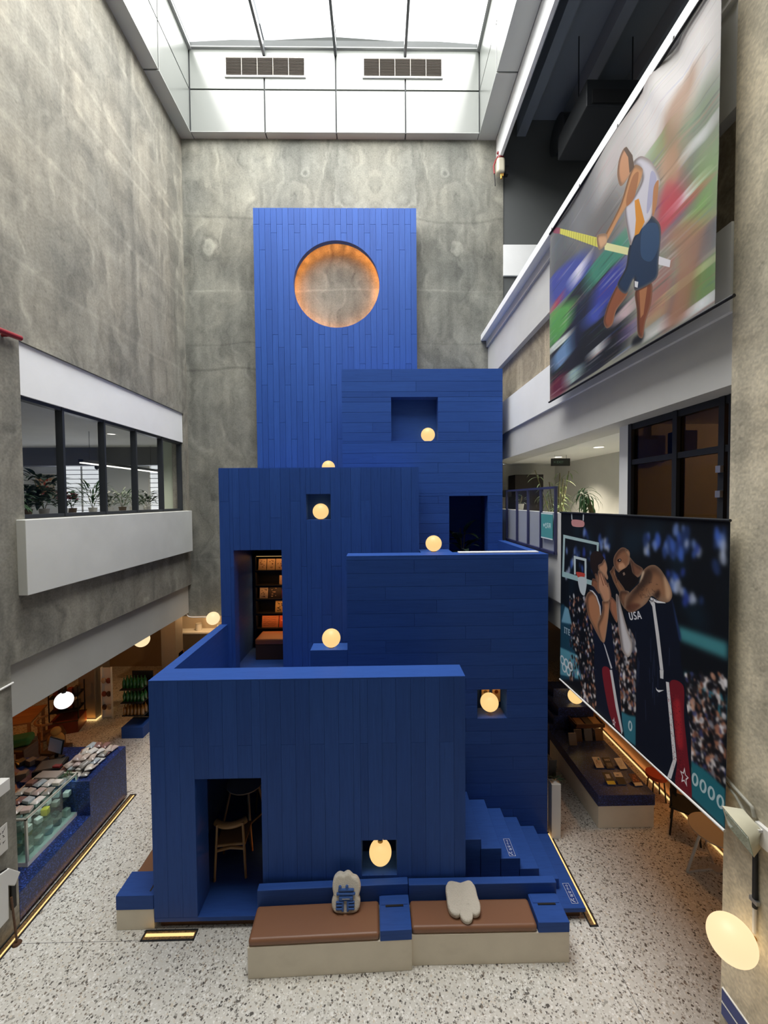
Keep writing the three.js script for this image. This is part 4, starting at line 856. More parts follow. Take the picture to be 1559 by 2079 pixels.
// device under the ceiling beam in the far corner
{
  const d = thing('water_cannon', 'cream fire monitor on a red pipe in the upper corner of the concrete wall', 'fire device', [3.02, 13.2, -9.72]);
  part('body', new RoundedBoxGeometry(0.2, 0.36, 0.2, 4, 0.06).translate(0, 0.32, 0), std(0xd9d2bd, 0.5), d);
  part('collar', cyl(0.09, 0.09, 0.05, 0, 0.5, 0), M.red, d);
  part('pipe', tube([[0, 0.53, 0], [0, 0.64, 0], [-0.04, 0.7, -0.05]], 0.035), M.red, d);
  part('arm', tube([[-0.1, 0.5, 0], [-0.16, 0.34, 0], [-0.14, 0.16, 0]], 0.02), M.red, d);
  part('nozzle', [cyl(0.022, 0.03, 0.12, 0.02, 0.03, 0.02)], std(0xc79a4a, 0.4, { metalness: 0.6 }), d); part('nozzle', cyl(0.018, 0.022, 0.07, 0.06, 0.09, 0.03), std(0xc79a4a, 0.4, { metalness: 0.6 }), d);
  part('rod', rod([-0.14, 0.18, 0], [-0.12, -0.12, 0], 0.012), M.black, d); part('bracket', bx(0.1, 0.2, 0.16, 0.36, -0.1, 0), M.black, d);
}
// ducts and fittings under the dark ceiling
{
  const d = thing('air_duct', 'dark round air duct under the dark upper ceiling', 'duct', [4.9, 13.9, -9.3]);
  part('shell', new THREE.CylinderGeometry(0.38, 0.38, 4.2, 32).rotateZ(Math.PI / 2).translate(1.4, 0, 0), M.darkSteel, d);
  for (const x of [-0.4, 0.6, 1.6]) part('flange', new THREE.TorusGeometry(0.39, 0.025, 8, 32).rotateY(Math.PI / 2).translate(x, 0, 0), M.darkSteel, d);
  part('hanger', rod([0.2, 0.38, 0], [0.2, 0.95, 0], 0.012), M.darkSteel, d); part('hanger', rod([1.2, 0.38, 0], [1.2, 0.95, 0], 0.012), M.darkSteel, d);
  const a = thing('air_box', 'dark boxy air unit under the upper ceiling beside the duct', 'air unit', [4.0, 12.9, -8.2]);
  part('case', rbx(0, 1.4, 0, 0.5, -0.6, 0.6, 0.02), M.darkSteel, a); part('outlet', bx(0.1, 1.3, 0.05, 0.3, 0.6, 0.62), M.black, a); for (const x of [0.15, 1.25]) part('hanger', rod([x, 0.5, 0], [x, 1.96, 0], 0.012), M.darkSteel, a);
  const s = thing('ceiling_speaker', 'white square ceiling panel on the dark upper ceiling', 'ceiling panel', [4.62, 14.35, -6.6]);
  part('panel', rbx(-0.28, 0.28, -0.02, 0.02, -0.2, 0.2, 0.006), M.white, s); part('stem', bx(-0.03, 0.03, 0.02, 0.5, -0.03, 0.03), M.darkSteel, s);
}
// pillar fittings
{
  const f = thing('floodlight', 'cream boxy floodlight on the concrete pillar above the large globe lamp', 'floodlight', [2.72, 3.03, -2.83], 0);
  const cream = std(0xd9d5bd, 0.5), g = new THREE.CylinderGeometry(0.16, 0.105, 0.12, 4).rotateY(Math.PI / 4).rotateZ(2.0).rotateX(0.25);
  part('housing', g, cream, f); part('lens', new THREE.BoxGeometry(0.2, 0.006, 0.2).rotateZ(2.0).rotateX(0.25).translate(-0.058, -0.026, 0.006), M.glassGreen, f);
  part('bracket', [bx(0.03, 0.06, -0.06, 0.09, 0.04, 0.16), bx(0, 0.06, 0.05, 0.07, 0.05, 0.1)], M.white, f);
  const c = thing('conduit', 'grey cable conduit bent along the concrete pillar to the floodlight', 'conduit');
  part('upper_run', tube([[2.8, 3.26, -3.1], [2.755, 3.27, -3.075], [2.755, 3.25, -3.0], [2.755, 3.2, -2.82], [2.755, 3.14, -2.8]], 0.013), std(0xa9a79b, 0.5), c);
  part('upper_run', tube([[2.8, 3.22, -3.1], [2.755, 3.23, -3.07], [2.755, 3.18, -2.95], [2.755, 3.1, -2.86]], 0.011), std(0xa9a79b, 0.5), c);
  const d = thing('conduit', 'dark upright conduit on the pillar between floodlight and globe lamp', 'conduit');
  part('run', rod([2.762, 2.95, -2.795], [2.762, 2.46, -2.79], 0.016), M.darkSteel, d); part('clip', bx(2.745, 2.775, 2.5, 2.53, -2.82, -2.76), M.steel, d); part('lower_run', rod([2.762, 2.46, -2.79], [2.762, 2.27, -2.79], 0.012), M.white, d);
  const s = thing('wall_sign', 'blue sign with white edges low on the concrete pillar', 'sign', [2.775, 1.2, -2.8]);
  for (const y of [0.2, 0.08]) { part('band', bx(-0.006, 0.005, y, y + 0.1, -0.26, 1.2), std(new THREE.Color().setRGB(0.05, 0.07, 0.25), 0.5), s); part('edge', bx(-0.007, 0.005, y + 0.1, y + 0.107, -0.26, 1.2), M.white, s); }
}
// long book display
{
  const d = thing('display_plinth', 'long low book plinth with a dark blue top on a cream base', 'display', [3.62, 0, -6.36]);
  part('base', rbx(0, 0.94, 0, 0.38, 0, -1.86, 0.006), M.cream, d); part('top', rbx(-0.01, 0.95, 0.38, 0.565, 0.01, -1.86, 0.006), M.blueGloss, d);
  const s = thing('stepped_display', 'dark stepped display at the far end of the book plinth', 'display', [3.62, 0, -8.24]);
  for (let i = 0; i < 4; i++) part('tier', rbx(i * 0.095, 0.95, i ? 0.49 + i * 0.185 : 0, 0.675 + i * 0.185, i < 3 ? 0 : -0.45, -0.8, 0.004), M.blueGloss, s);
  const books = [[4.02, -7.1, 0xd8d4c8, 'cream book with line drawing on the long plinth'], [4.2, -7.08, 0x2a2c30, 'black book with white title on the long plinth'], [4.42, -7.06, 0xe2e0d8, 'plain white book on the long plinth'], [3.98, -6.68, 0x3a3526, 'dark book with a yellow band on the long plinth'], [4.17, -6.68, 0x1c1a1c, 'black and cream book on the long plinth'], [4.42, -6.64, 0x5a2a1e, 'brown and red book with a cream band on the long plinth']];
  books.forEach(([x, z, col, lab], i) => {
    const b = thing('book', lab, 'book', [x, 0.6, z], rr(-0.06, 0.06));
    const tilt = (g) => g.rotateX(0.42);
    part('pages', tilt(rbx(-0.066, 0.066, 0.003, 0.02, -0.094, 0.096, 0.002)), M.white, b);
    const face = canvasTexture(96, 140, (c) => { c.fillStyle = '#' + col.toString(16).padStart(6, '0'); c.fillRect(0, 0, 96, 140); if (i === 3) { c.fillStyle = '#e0c93a'; c.fillRect(0, 100, 96, 40); c.fillStyle = '#b9b6a8'; c.fillRect(24, 20, 50, 50); } else if (i === 4) { c.fillStyle = '#d8cdb8'; c.fillRect(0, 0, 96, 56); c.fillStyle = '#222'; c.fillRect(24, 30, 30, 8); c.fillRect(60, 90, 14, 14); } else if (i === 5) { c.fillStyle = '#a2573a'; for (let k = 0; k < 16; k++) c.fillRect(rr(10, 76), rr(10, 86), rr(6, 20), rr(6, 16)); c.fillStyle = '#d9cbb4'; c.fillRect(0, 104, 96, 36); } else if (i === 1) { c.fillStyle = '#d9d7d0'; c.font = 'bold 34px sans-serif'; c.fillText('WE3', 18, 44); c.fillStyle = '#77736c'; c.fillRect(20, 70, 60, 50); } else { c.strokeStyle = i ? '#b9b4aa' : '#8a6a5a'; c.lineWidth = 2; for (let k = 0; k < 12; k++) { c.beginPath(); c.moveTo(rr(16, 80), rr(20, 120)); c.quadraticCurveTo(rr(16, 80), rr(20, 120), rr(16, 80), rr(20, 120)); c.stroke(); } if (!i) { c.fillStyle = '#4a7a86'; c.fillRect(66, 12, 20, 30); } } });
    const cov = part('cover', tilt(metric(new THREE.BoxGeometry(0.14, 0.004, 0.2).translate(0, 0.022, 0))), std(col, 0.5), b);
    part('cover_print', tilt(new THREE.PlaneGeometry(0.14, 0.2).rotateX(-Math.PI / 2).translate(0, 0.0245, 0)), std(0xffffff, 0.5, { map: face }), b);
    part('stand', tilt(bx(-0.05, 0.05, -0.012, 0.001, -0.09, 0.09)), M.black, b);
  });
  // crate of magazines with covers leaning against it
  const c = thing('magazine_crate', 'brown wooden tray of magazines on the book plinth below the globe lamp', 'tray', [4.32, 0.565, -8.06]);
  part('tray', [bx(-0.3, 0.3, 0.22, 0.245, -0.16, 0.16), bx(-0.3, 0.3, 0.245, 0.3, 0.145, 0.16), bx(-0.3, -0.285, 0.245, 0.3, -0.16, 0.16), bx(0.285, 0.3, 0.245, 0.3, -0.16, 0.16)], M.woodDark, c);
  for (const [x, z] of [[-0.27, -0.14], [0.27, -0.14], [-0.27, 0.1], [0.27, 0.1]]) part('leg', bx(x - 0.015, x + 0.015, 0, 0.22, z - 0.015, z + 0.015), M.black, c);
  [[-0.16, 0x6b4a2c, 'brown'], [0.02, 0x3a3026, 'dark'], [0.17, 0x8a6a44, 'tan']].forEach(([x, col, w], i) => solo('magazine', new THREE.BoxGeometry(0.16, 0.014, 0.26).rotateX(0.06).translate(4.32 + x, 0.565 + 0.262 + i * 0.008, -8.06), std(col, 0.5), w + ' magazine lying in the wooden tray', 'magazine'));
  [[3.86, -7.72, 0x6a6258, 'grey'], [4.03, -7.84, 0x4a3a28, 'ochre'], [4.25, -7.86, 0x5a6068, 'slate'], [4.47, -7.86, 0x6e5638, 'brown']].forEach(([x, z, col, w]) => { const b = thing('book', w + ' picture book leaning upright below the wooden tray', 'book', [x, 0.565, z]); part('block', new THREE.BoxGeometry(0.15, 0.22, 0.02).rotateX(-0.25).translate(0, 0.11, 0), M.white, b); part('cover', new THREE.BoxGeometry(0.155, 0.225, 0.006).rotateX(-0.25).translate(0, 0.113, 0.012), std(col, 0.5), b); });
}
// low wooden shelving lit from its foot
{
  const s = thing('bookcase', 'long warm lit wooden bookcase behind the chairs', 'bookcase', [5.3, 0, -6.2]);
  part('toe_board', bx(0, 0.05, 0.02, 0.3, -4.2, 2.4), M.wood, s); part('back_board', bx(0.4, 0.44, 0, 2.2, -4.2, 2.4), M.wood, s);
  for (const y of [0.3, 0.85, 1.4, 1.95]) part('shelf', bx(0, 0.4, y, y + 0.035, -4.2, 2.4), M.wood, s);
  for (let i = 0; i < 10; i++) part('upright', bx(0.01, 0.4, 0.3, 1.98, -4.2 + i * 0.72, -4.17 + i * 0.72), M.woodDark, s);
  part('light_tape', bx(-0.06, -0.035, 0.004, 0.016, -3.2, 1.2), M.led, s);
  const l = new THREE.RectAreaLight(0xffb870, 9, 0.03, 4.4); l.position.set(-0.05, 0.025, -1.0); l.rotation.x = Math.PI / 2; s.add(l);
  const tape = part('light_tape', bx(0.02, 0.04, 1.93, 1.945, -3.4, 1.4), M.ledSoft, s); const l2 = new THREE.RectAreaLight(0xffb870, 16, 0.04, 4.8); l2.position.set(0.05, 1.925, -1.0); l2.rotation.x = -Math.PI / 2; s.add(l2);
  for (let i = 0; i < 46; i++) { const z = -3.9 + i * 0.112, h = rr(0.24, 0.4); if (i % 7 === 6) continue; solo('shelved_book', rbx(5.38, 5.62, 0.336, 0.336 + h, -6.2 + z, -6.2 + z + rr(0.03, 0.06), 0.003), std([0x6b3a24, 0x2e2a28, 0x8a6a48, 0x7a2f24, 0xb59a72, 0x3a4452][i % 6], 0.6), ['russet', 'black', 'tan', 'dark red', 'beige', 'slate'][i % 6] + ' book standing upright on the lowest shelf of the lit bookcase', 'book', 'upright books on the lit bookcase'); }
}
{
  const l = thing('ceiling_lamp', 'added warm round fill lamp under the ceiling over the chairs by the bookcase', 'lamp', [5.0, 3.4, -6.5]);  // added fill lamp, brightens the table and floor in this wing
  part('housing', cyl(0.12, 0.12, 0.05, 0, 0.02, 0), M.black, l); part('diffuser', cyl(0.11, 0.11, 0.02, 0, 0, 0), M.led, l);
  const q = new THREE.PointLight(0xffb066, 2.6); q.position.set(0, -0.08, 0); q.shadow.radius = 5; q.castShadow = true; l.add(q);
}
function roundTable(label, pos, turn, h, r, mat) {
  const t = thing('round_table', label, 'table', pos, turn);
  part('table_top', new THREE.LatheGeometry([[0.001, h - 0.025], [r - 0.012, h - 0.025], [r, h - 0.015], [r, h - 0.004], [r - 0.006, h], [0.001, h]].map((p) => new THREE.Vector2(...p)), 48), M.tableTop, t);
  for (let k = 0; k < 3; k++) { const a = k * 2.094, s = Math.sin(a), c = Math.cos(a); part('leg', [rod([s * r * 0.75, h - 0.02, c * r * 0.75], [s * r * 1.35, 0.012, c * r * 1.35], 0.019), rod([s * r * 1.35, 0.012, c * r * 1.35], [s * r * 0.2, 0.012, c * r * 0.2], 0.016)], mat, t); }
  part('hub', cyl(r * 0.22, r * 0.22, 0.012, 0, 0.004, 0), mat, t);
  return t;
}
roundTable('pale round table with splayed rod legs beside the concrete pillar', [4.95, 0, -5.6], -1.5, 0.6, 0.34, M.tableLeg);
{
  const c = thing('chair', 'black chair with slim legs beside the pale round table', 'chair', [5.0, 0, -6.25], 0.9);
  part('seat', new RoundedBoxGeometry(0.44, 0.035, 0.42, 3, 0.015).translate(0, 0.46, 0), M.black, c);
  part('backrest', new THREE.CylinderGeometry(0.26, 0.26, 0.2, 24, 1, true, Math.PI * 0.72, Math.PI * 0.56).translate(0, 0.76, 0.05), std(0x0c0d0f, 0.6, { side: THREE.DoubleSide }), c);
  for (const [x, z] of [[-0.19, 0.18], [0.19, 0.18], [-0.19, -0.18], [0.19, -0.18]]) part('leg', rod([x * 0.9, 0.45, z * 0.9], [x * 1.1, 0, z * 1.1], 0.014), M.black, c);
  part('back_post', rod([-0.17, 0.46, -0.18], [-0.17, 0.75, -0.2], 0.012), M.black, c); part('back_post', rod([0.17, 0.46, -0.18], [0.17, 0.75, -0.2], 0.012), M.black, c);
  const r = thing('stool', 'low red seat in front of the lit bookcase', 'stool', [5.05, 0, -7.0]);
  part('seat', cyl(0.17, 0.17, 0.06, 0, 0.4, 0), std(0xb84a30, 0.6), r); for (let k = 0; k < 4; k++) { const a = k * 1.571 + 0.6; part('leg', rod([Math.sin(a) * 0.12, 0.4, Math.cos(a) * 0.12], [Math.sin(a) * 0.16, 0, Math.cos(a) * 0.16], 0.012), M.black, r); }
}
{
  const w = thing('planter_box', 'tall white narrow box with dark things on top, beside the blue wall', 'box', [2.83, 0, -6.24]);
  part('box', rbx(-0.075, 0.075, 0, 0.9, -0.07, 0.07, 0.006), M.white, w);
  part('dark_sheet', new THREE.BoxGeometry(0.12, 0.42, 0.012).rotateX(0.35).rotateZ(0.12).translate(-0.02, 1.08, -0.03), M.black, w);
  part('leaves', spray(14, 0.95, 0.05, 0.04, 0.12, 0.04, 0.7, 0.8), M.leafDark, w);
}
// ---------------------------------------------------------------- office behind the long window
struct('wall_office_back', bx(-12, -5.0, 3.4, 8, -11.7, -11.5), M.plasterWhite);
struct('wall_office_side', bx(-10.2, -10, 3.4, 8, -11.5, -4.8), M.plasterWhite);
struct('ceiling_office', bx(-12, -5.0, 6.98, 7.2, -11.6, -4.8), M.plaster);
struct('floor_office', bx(-12, -5.0, 3.41, 3.9, -11.6, -4.8), M.plasterGrey);
struct('wall_office_end', bx(-5.35, -5.02, 3.9, 7.0, -11.5, -9.8), std(0xb9c4b4, 0.7));
struct('ceiling_beam', bx(-10, -5.35, 6.5, 6.98, -11.0, -10.7), std(0x5a5d63, 0.7));
{
  const w = struct('window_2', [bx(-4.9, -4.79, 5.29, 5.345, -9.73, -5.33), bx(-4.9, -4.79, 6.9, 6.955, -9.73, -5.33)], M.frame);
  const zs = [-5.36, -6.11, -7.02, -7.92, -8.87, -9.7];
  for (const z of zs) part('window_post', bx(-4.89, -4.78, 5.3, 6.95, z - 0.02, z + 0.02), M.frame, w);
  for (let i = 0; i < 5; i++) part('pane', bx(-4.845, -4.838, 5.34, 6.9, zs[i + 1] + 0.035, zs[i] - 0.035), M.glass, w);
  part('window_sill', bx(-5.8, -4.9, 5.2, 5.29, -9.73, -5.33), M.plasterGrey, w);
}
for (const [x0, x1, lab] of [[-9.0, -8.0, 'bright office window with white blinds near the orange picture'], [-6.55, -5.75, 'bright office window with white blinds under the end of the long lamp']]) {
  const d = thing('blind_window', lab, 'window', [0, 0, -11.5]);
  part('lit_window_pane', bx(x0, x1, 5.1, 6.55, 0.005, 0.02), M.dayWindow, d);
  part('frame', [bx(x0 - 0.05, x0, 5.05, 6.6, 0, 0.06), bx(x1, x1 + 0.05, 5.05, 6.6, 0, 0.06), bx(x0, x1, 6.55, 6.6, 0, 0.06), bx((x0 + x1) / 2 - 0.02, (x0 + x1) / 2 + 0.02, 5.1, 6.55, 0.02, 0.05)], M.white, d);
  for (let k = 0; k < 11; k++) part('slat', bx(x0 + 0.01, x1 - 0.01, 5.15 + k * 0.128, 5.165 + k * 0.128, 0.03, 0.09), std(0x8f8f92, 0.6), d);
  const l = new THREE.RectAreaLight(0xf2f6ff, 3, x1 - x0, 1.4); l.position.set((x0 + x1) / 2, 5.82, 0.12); l.rotation.y = Math.PI; d.add(l);
}
{
  const p = thing('picture', 'orange flower picture on the white office wall', 'picture', [-9.55, 5.6, -11.49]);
  part('sheet', bx(-0.3, 0.3, 0, 0.75, 0, 0.02), std(0xffffff, 0.6, {}), p);
  part('print', new THREE.PlaneGeometry(0.56, 0.7).translate(0, 0.375, 0.022), std(0xffffff, 0.6, { map: canvasTexture(128, 160, (c) => { c.fillStyle = '#cdbfa8'; c.fillRect(0, 0, 128, 160); for (let k = 0; k < 30; k++) { c.fillStyle = ['#c96a3a', '#b8442a', '#d89a6a'][k % 3]; c.beginPath(); c.ellipse(64 + rr(-40, 40), 76 + rr(-50, 50), rr(4, 14), rr(4, 14), 0, 0, 7); c.fill(); } }) }), p);
  const l = thing('linear_lamp', 'long slim white lamp hanging in the office', 'lamp', [-5.98, 6.3, -9.4]);
  part('housing', bx(-0.05, 0.05, 0.02, 0.08, -1.4, 1.35), M.darkSteel, l); part('lamp_tube', bx(-0.04, 0.04, 0.0, 0.02, -1.38, 1.33), M.downlight, l);
  part('cord', rod([0, 0.08, -1.1], [0, 0.68, -1.1], 0.004), M.black, l); part('cord', rod([0, 0.08, 1.1], [0, 0.68, 1.1], 0.004), M.black, l);
  const q = new THREE.RectAreaLight(0xfff6e8, 26, 0.08, 2.7); q.position.set(0, -0.01, 0); q.rotation.x = -Math.PI / 2; l.add(q);
  for (const [x, z, lab] of [[-5.72, -8.6, 'round downlight in the office ceiling close to the long window'], [-7.4, -11.05 + 0.1, 'round downlight deep in the office ceiling']]) {
    const d = thing('downlight', lab, 'downlight', [x, z < -10.7 ? 6.98 : 6.98, z]);
    part('rim', new THREE.TorusGeometry(0.085, 0.012, 8, 24).rotateX(Math.PI / 2), M.white, d); part('lens', cyl(0.08, 0.08, 0.008, 0, -0.008, 0), M.downlight, d);
    const s = new THREE.SpotLight(0xfff2dc, 5, 0, 1.0, 0.7); s.position.set(0, -0.04, 0); s.target.position.set(0, -3, 0); s.castShadow = true; d.add(s, s.target);
  }
  solo('security_camera', [cyl(0.05, 0.05, 0.06, -7.6, 6.44, -10.8), new THREE.SphereGeometry(0.045, 16, 12).translate(-7.6, 6.44, -10.8)], M.black, 'small black dome camera under the office beam', 'camera');
}
const sill = 5.29;
[[-5.5, 'spreading leafy plant in a pale pot at the pillar end of the office sill', { n: 60, r: 0.16, h: 0.3, len: 0.16 }],
 [-5.72, 'leafy plant with trailing stems in a white pot on the office sill', { n: 60, r: 0.17, h: 0.2, len: 0.17, droop: 1.4 }],
 [-6.02, 'glossy dark leafed plant behind the first window post on the office sill', { n: 46, r: 0.14, h: 0.28, len: 0.17, wid: 0.08, mat: M.leafDark }],
 [-6.33, 'tallest bushy plant on the office sill, with broad leaves', { n: 70, r: 0.2, h: 0.48, len: 0.2, wid: 0.09, mat: M.leafDark }],
 [-6.72, 'plant with crimson flowers in a glass jar on the office sill', { n: 36, r: 0.15, h: 0.26, len: 0.13, bloom: 34 }],
 [-6.9, 'small plant with deep red blossom next to the second window post', { n: 24, r: 0.1, h: 0.24, len: 0.11, bloom: 40 }],
 [-7.4, 'upright pointed plant in the middle pane of the office sill', { n: 44, r: 0.16, h: 0.36, len: 0.2, wid: 0.035, up: 1.1 }],
 [-7.85, 'round bushy plant behind the third window post', { n: 44, r: 0.15, h: 0.26, len: 0.15, mat: M.leafDark }],
 [-8.25, 'spiky plant with narrow leaves on the office sill', { n: 46, r: 0.16, h: 0.3, len: 0.19, wid: 0.03, up: 0.9 }],
 [-8.6, 'pale leafed plant near the fourth window post', { n: 40, r: 0.13, h: 0.25, len: 0.14 }],
 [-9.1, 'dark leafy plant alone in the last pane of the office sill', { n: 50, r: 0.18, h: 0.3, len: 0.16, wid: 0.07, mat: M.leafDark }]].forEach(([z, lab, o], i) => potted('potted_plant', lab, [-5.3, sill, z], { ...o, n: Math.round(o.n * 1.5), h: o.h * 1.15, len: o.len * 1.2, potMat: [M.pot, M.white, M.potDark][i % 3] }));

// red pipe stub at the pillar
{ const p = thing('red_pipe', 'short red pipe on the concrete wall above the office window', 'pipe'); part('pipe', rod([-4.65, 7.6, -4.3], [-4.65, 7.655, -5.28], 0.035, 16), M.red, p); part('bracket', rod([-4.72, 7.62, -5.1], [-4.65, 7.62, -5.1], 0.02), M.red, p); }
{ const p = thing('conduit', 'thin white conduit around the concrete pillar below the grey panel', 'conduit'); part('run', rod([-4.705, 3.16, -4.2], [-4.705, 3.2, -5.06], 0.014), M.white, p);
  const q = thing('conduit', 'thin white conduit along the foot of the far concrete wall', 'conduit'); part('run', tube([[-4.86, 2.72, -9.9], [-4.8, 2.62, -9.9], [-4.7, 2.6, -9.9], [-4.1, 2.6, -9.9]], 0.014), M.white, q); }

// ---------------------------------------------------------------- shop counter
{
  const c = thing('shop_counter', 'speckled blue shop counter with a low front ledge', 'counter');
  part('tall_block', rbx(-5.85, -4.722, 0.06, 0.985, -7.25, -6.33, 0.006), M.blueGloss, c);
  part('ledge_block', rbx(-5.85, -4.722, 0.06, 0.42, -6.33, -5.06, 0.004), M.blueGloss, c);
  part('toe', bx(-5.8, -4.76, 0, 0.06, -7.2, -5.06), M.woodDark, c);
  part('back_top', rbx(-6.6, -5.85, 0.06, 0.8, -7.25, -5.06, 0.006), M.blueGloss, c);
  const v = thing('display_case', 'glass display case of sweets standing on the counter ledge', 'display case', [-4.94, 0.42, -5.92]);
  part('base', bx(-0.62, 0.0, 0, 0.06, -0.46, 0.49), M.white, v);
  const metal = std(0xcfd0c4, 0.35, { metalness: 0.4 });
  for (const [x, z] of [[-0.012, -0.45], [-0.012, 0.48], [-0.61, -0.45], [-0.61, 0.48]]) part('post', bx(x - 0.014, x + 0.012, 0.06, 0.68, z - 0.014, z + 0.014), metal, v);
  part('top_frame', [bx(-0.62, 0, 0.66, 0.685, -0.464, -0.44), bx(-0.62, 0, 0.66, 0.685, 0.47, 0.494), bx(-0.024, 0, 0.66, 0.685, -0.45, 0.48), bx(-0.62, -0.6, 0.66, 0.685, -0.45, 0.48)], metal, v);
  part('pane', bx(-0.008, -0.002, 0.06, 0.66, -0.436, 0.466), M.glassGreen, v); part('pane', bx(-0.6, -0.03, 0.06, 0.66, -0.458, -0.452), M.glassGreen, v); part('pane', bx(-0.6, -0.03, 0.06, 0.66, 0.48, 0.486), M.glassGreen, v); part('pane', bx(-0.6, -0.03, 0.67, 0.676, -0.44, 0.47), M.glassGreen, v);
  part('shelf', bx(-0.58, -0.06, 0.36, 0.368, -0.43, 0.46), M.glassGreen, v);
  part('lamp_tube', bx(-0.05, -0.03, 0.63, 0.645, -0.42, 0.45), glow(1.3, 1.35, 1.35), v);
  const l = new THREE.RectAreaLight(0xf4fbff, 14, 0.03, 0.9); l.position.set(-0.05, 0.625, 0.02); l.rotation.x = -Math.PI / 2; v.add(l);
}
// a crumpled snack bag, cloned with its own look
const pouchG = (() => { const g = new THREE.BoxGeometry(0.11, 0.06, 0.15, 8, 2, 10), p = g.attributes.position; for (let i = 0; i < p.count; i++) { const x = p.getX(i) / 0.055, z = p.getZ(i) / 0.075, e = Math.max(0.08, (1 - x ** 4) * (1 - z ** 6)); p.setY(i, p.getY(i) * e + 0.006 * (vnoise(x * 4 + 9, z * 4 + 3) - 0.5)); } g.computeVertexNormals(); return g; })();
const pouchMats = [0xd8d2c8, 0xc4b0aa, 0x8f6a64, 0xe4e0da, 0xcbbcb2, 0x9a9690, 0xb8c2c8].map((c) => phy({ color: c, roughness: 0.3, clearcoat: 0.5 }));
const pouchNames = ['shiny cream', 'shiny rose grey', 'shiny brown', 'shiny white', 'shiny beige', 'shiny grey', 'shiny pale blue'];
const heap = []; [[4, 5], [4, 4], [3, 4], [2, 3]].forEach(([nx, nz], lay) => { for (let a = 0; a < nx; a++) for (let b = 0; b < nz; b++) heap.push([(a - (nx - 1) / 2) * 0.125, lay, (b - (nz - 1) / 2) * 0.165]); });
for (let i = 0; i < heap.length; i++) {
  const m = solo('snack_pouch', pouchG, pouchMats[i % 7], pouchNames[i % 7] + ' snack pouch in the loose heap on the blue counter', 'snack pouch', 'snack pouches heaped on the counter');
  const [hx, lay, hz] = heap[i];
  m.position.set(-5.08 + hx + rr(-0.012, 0.012), 1.016 + lay * 0.056, -6.8 + hz + rr(-0.012, 0.012)); m.rotation.set(rr(-0.22, 0.22), rr(-0.5, 0.5), rr(-0.22, 0.22));
}
for (let i = 0; i < 30; i++) {
  const up = i >= 15, k = i % 15, m = solo('sweet_pack', rbx(-0.045, 0.045, 0, rr(0.06, 0.12), -0.04, 0.04, 0.012), i === 8 || i === 21 ? std(0xd8c23a, 0.5) : pouchMats[[3, 6, 0, 5, 3][i % 5]], (i === 8 || i === 21 ? 'yellow' : ['white', 'pale blue', 'cream', 'grey', 'white'][i % 5]) + (up ? ' sweet packet on the glass shelf of the display case' : ' sweet packet on the floor of the display case'), 'packet', up ? 'packets on the case shelf' : 'packets on the case floor');
  m.position.set(-5.06 - (k % 3) * 0.15 + rr(-0.02, 0.02), up ? 0.79 : 0.482, -6.26 + Math.floor(k / 3) * 0.17 + rr(-0.02, 0.02)); m.rotation.y = rr(-0.4, 0.4);
}
for (let i = 0; i < 16; i++) { const m = solo('top_pack', i % 3 ? pouchG : rbx(-0.06, 0.06, -0.02, 0.03, -0.05, 0.05, 0.01), pouchMats[(i * 3) % 7], pouchNames[(i * 3) % 7] + ' packet lying on top of the glass display case', 'packet', 'packets on top of the display case'); m.position.set(-5.04 - (i % 4) * 0.135, 1.136, -6.1 + Math.floor(i / 4) * 0.18); m.rotation.y = rr(-0.25, 0.25); }
solo('cake_tray', rbx(-5.5, -5.15, 1.106, 1.15, -6.37, -6.2, 0.01), std(0xa79c94, 0.6), 'mauve tray lying on the end of the display case', 'tray');
potted('potted_plant', 'tiny green plant on top of the display case', [-4.99, 1.106, -6.24], { pot: [0.025, 0.02, 0.035], n: 20, h: 0.06, r: 0.03, len: 0.05, wid: 0.02 });
solo('paper_sheet', new THREE.BoxGeometry(0.2, 0.004, 0.28).rotateY(0.4).translate(-5.28, 0.99, -6.5), M.white, 'white paper menu at the edge of the snack heap', 'paper');
solo('photo_box', rbx(-5.5, -5.38, 0.985, 1.09, -6.62, -6.55, 0.005), M.red, 'red card box beside the dark till', 'box');
{
  const t = thing('till_screen', 'dark till screen standing on the counter', 'screen', [-5.75, 0.985, -6.95], -0.35);
  part('foot', rbx(-0.1, 0.1, 0, 0.015, -0.08, 0.08, 0.005), M.black, t); part('neck', bx(-0.02, 0.02, 0.015, 0.12, -0.02, 0.02), M.black, t);
  part('body', new RoundedBoxGeometry(0.36, 0.24, 0.025, 3, 0.008).rotateX(-0.2).translate(0, 0.22, 0), M.black, t);
  part('display', new THREE.BoxGeometry(0.33, 0.21, 0.004).rotateX(-0.2).translate(0, 0.223, 0.0135), glow(0.012, 0.02, 0.03, 0x0a0c10), t);
  const k = thing('cash_register', 'low dark cash register beside the screen', 'till', [-5.6, 0.985, -6.65], 0.3); part('body', rbx(-0.2, 0.2, 0, 0.08, -0.16, 0.16, 0.008), M.black, k); part('tray', bx(-0.17, 0.17, 0.08, 0.085, -0.13, 0.13), std(0x55504a, 0.4), k);
}
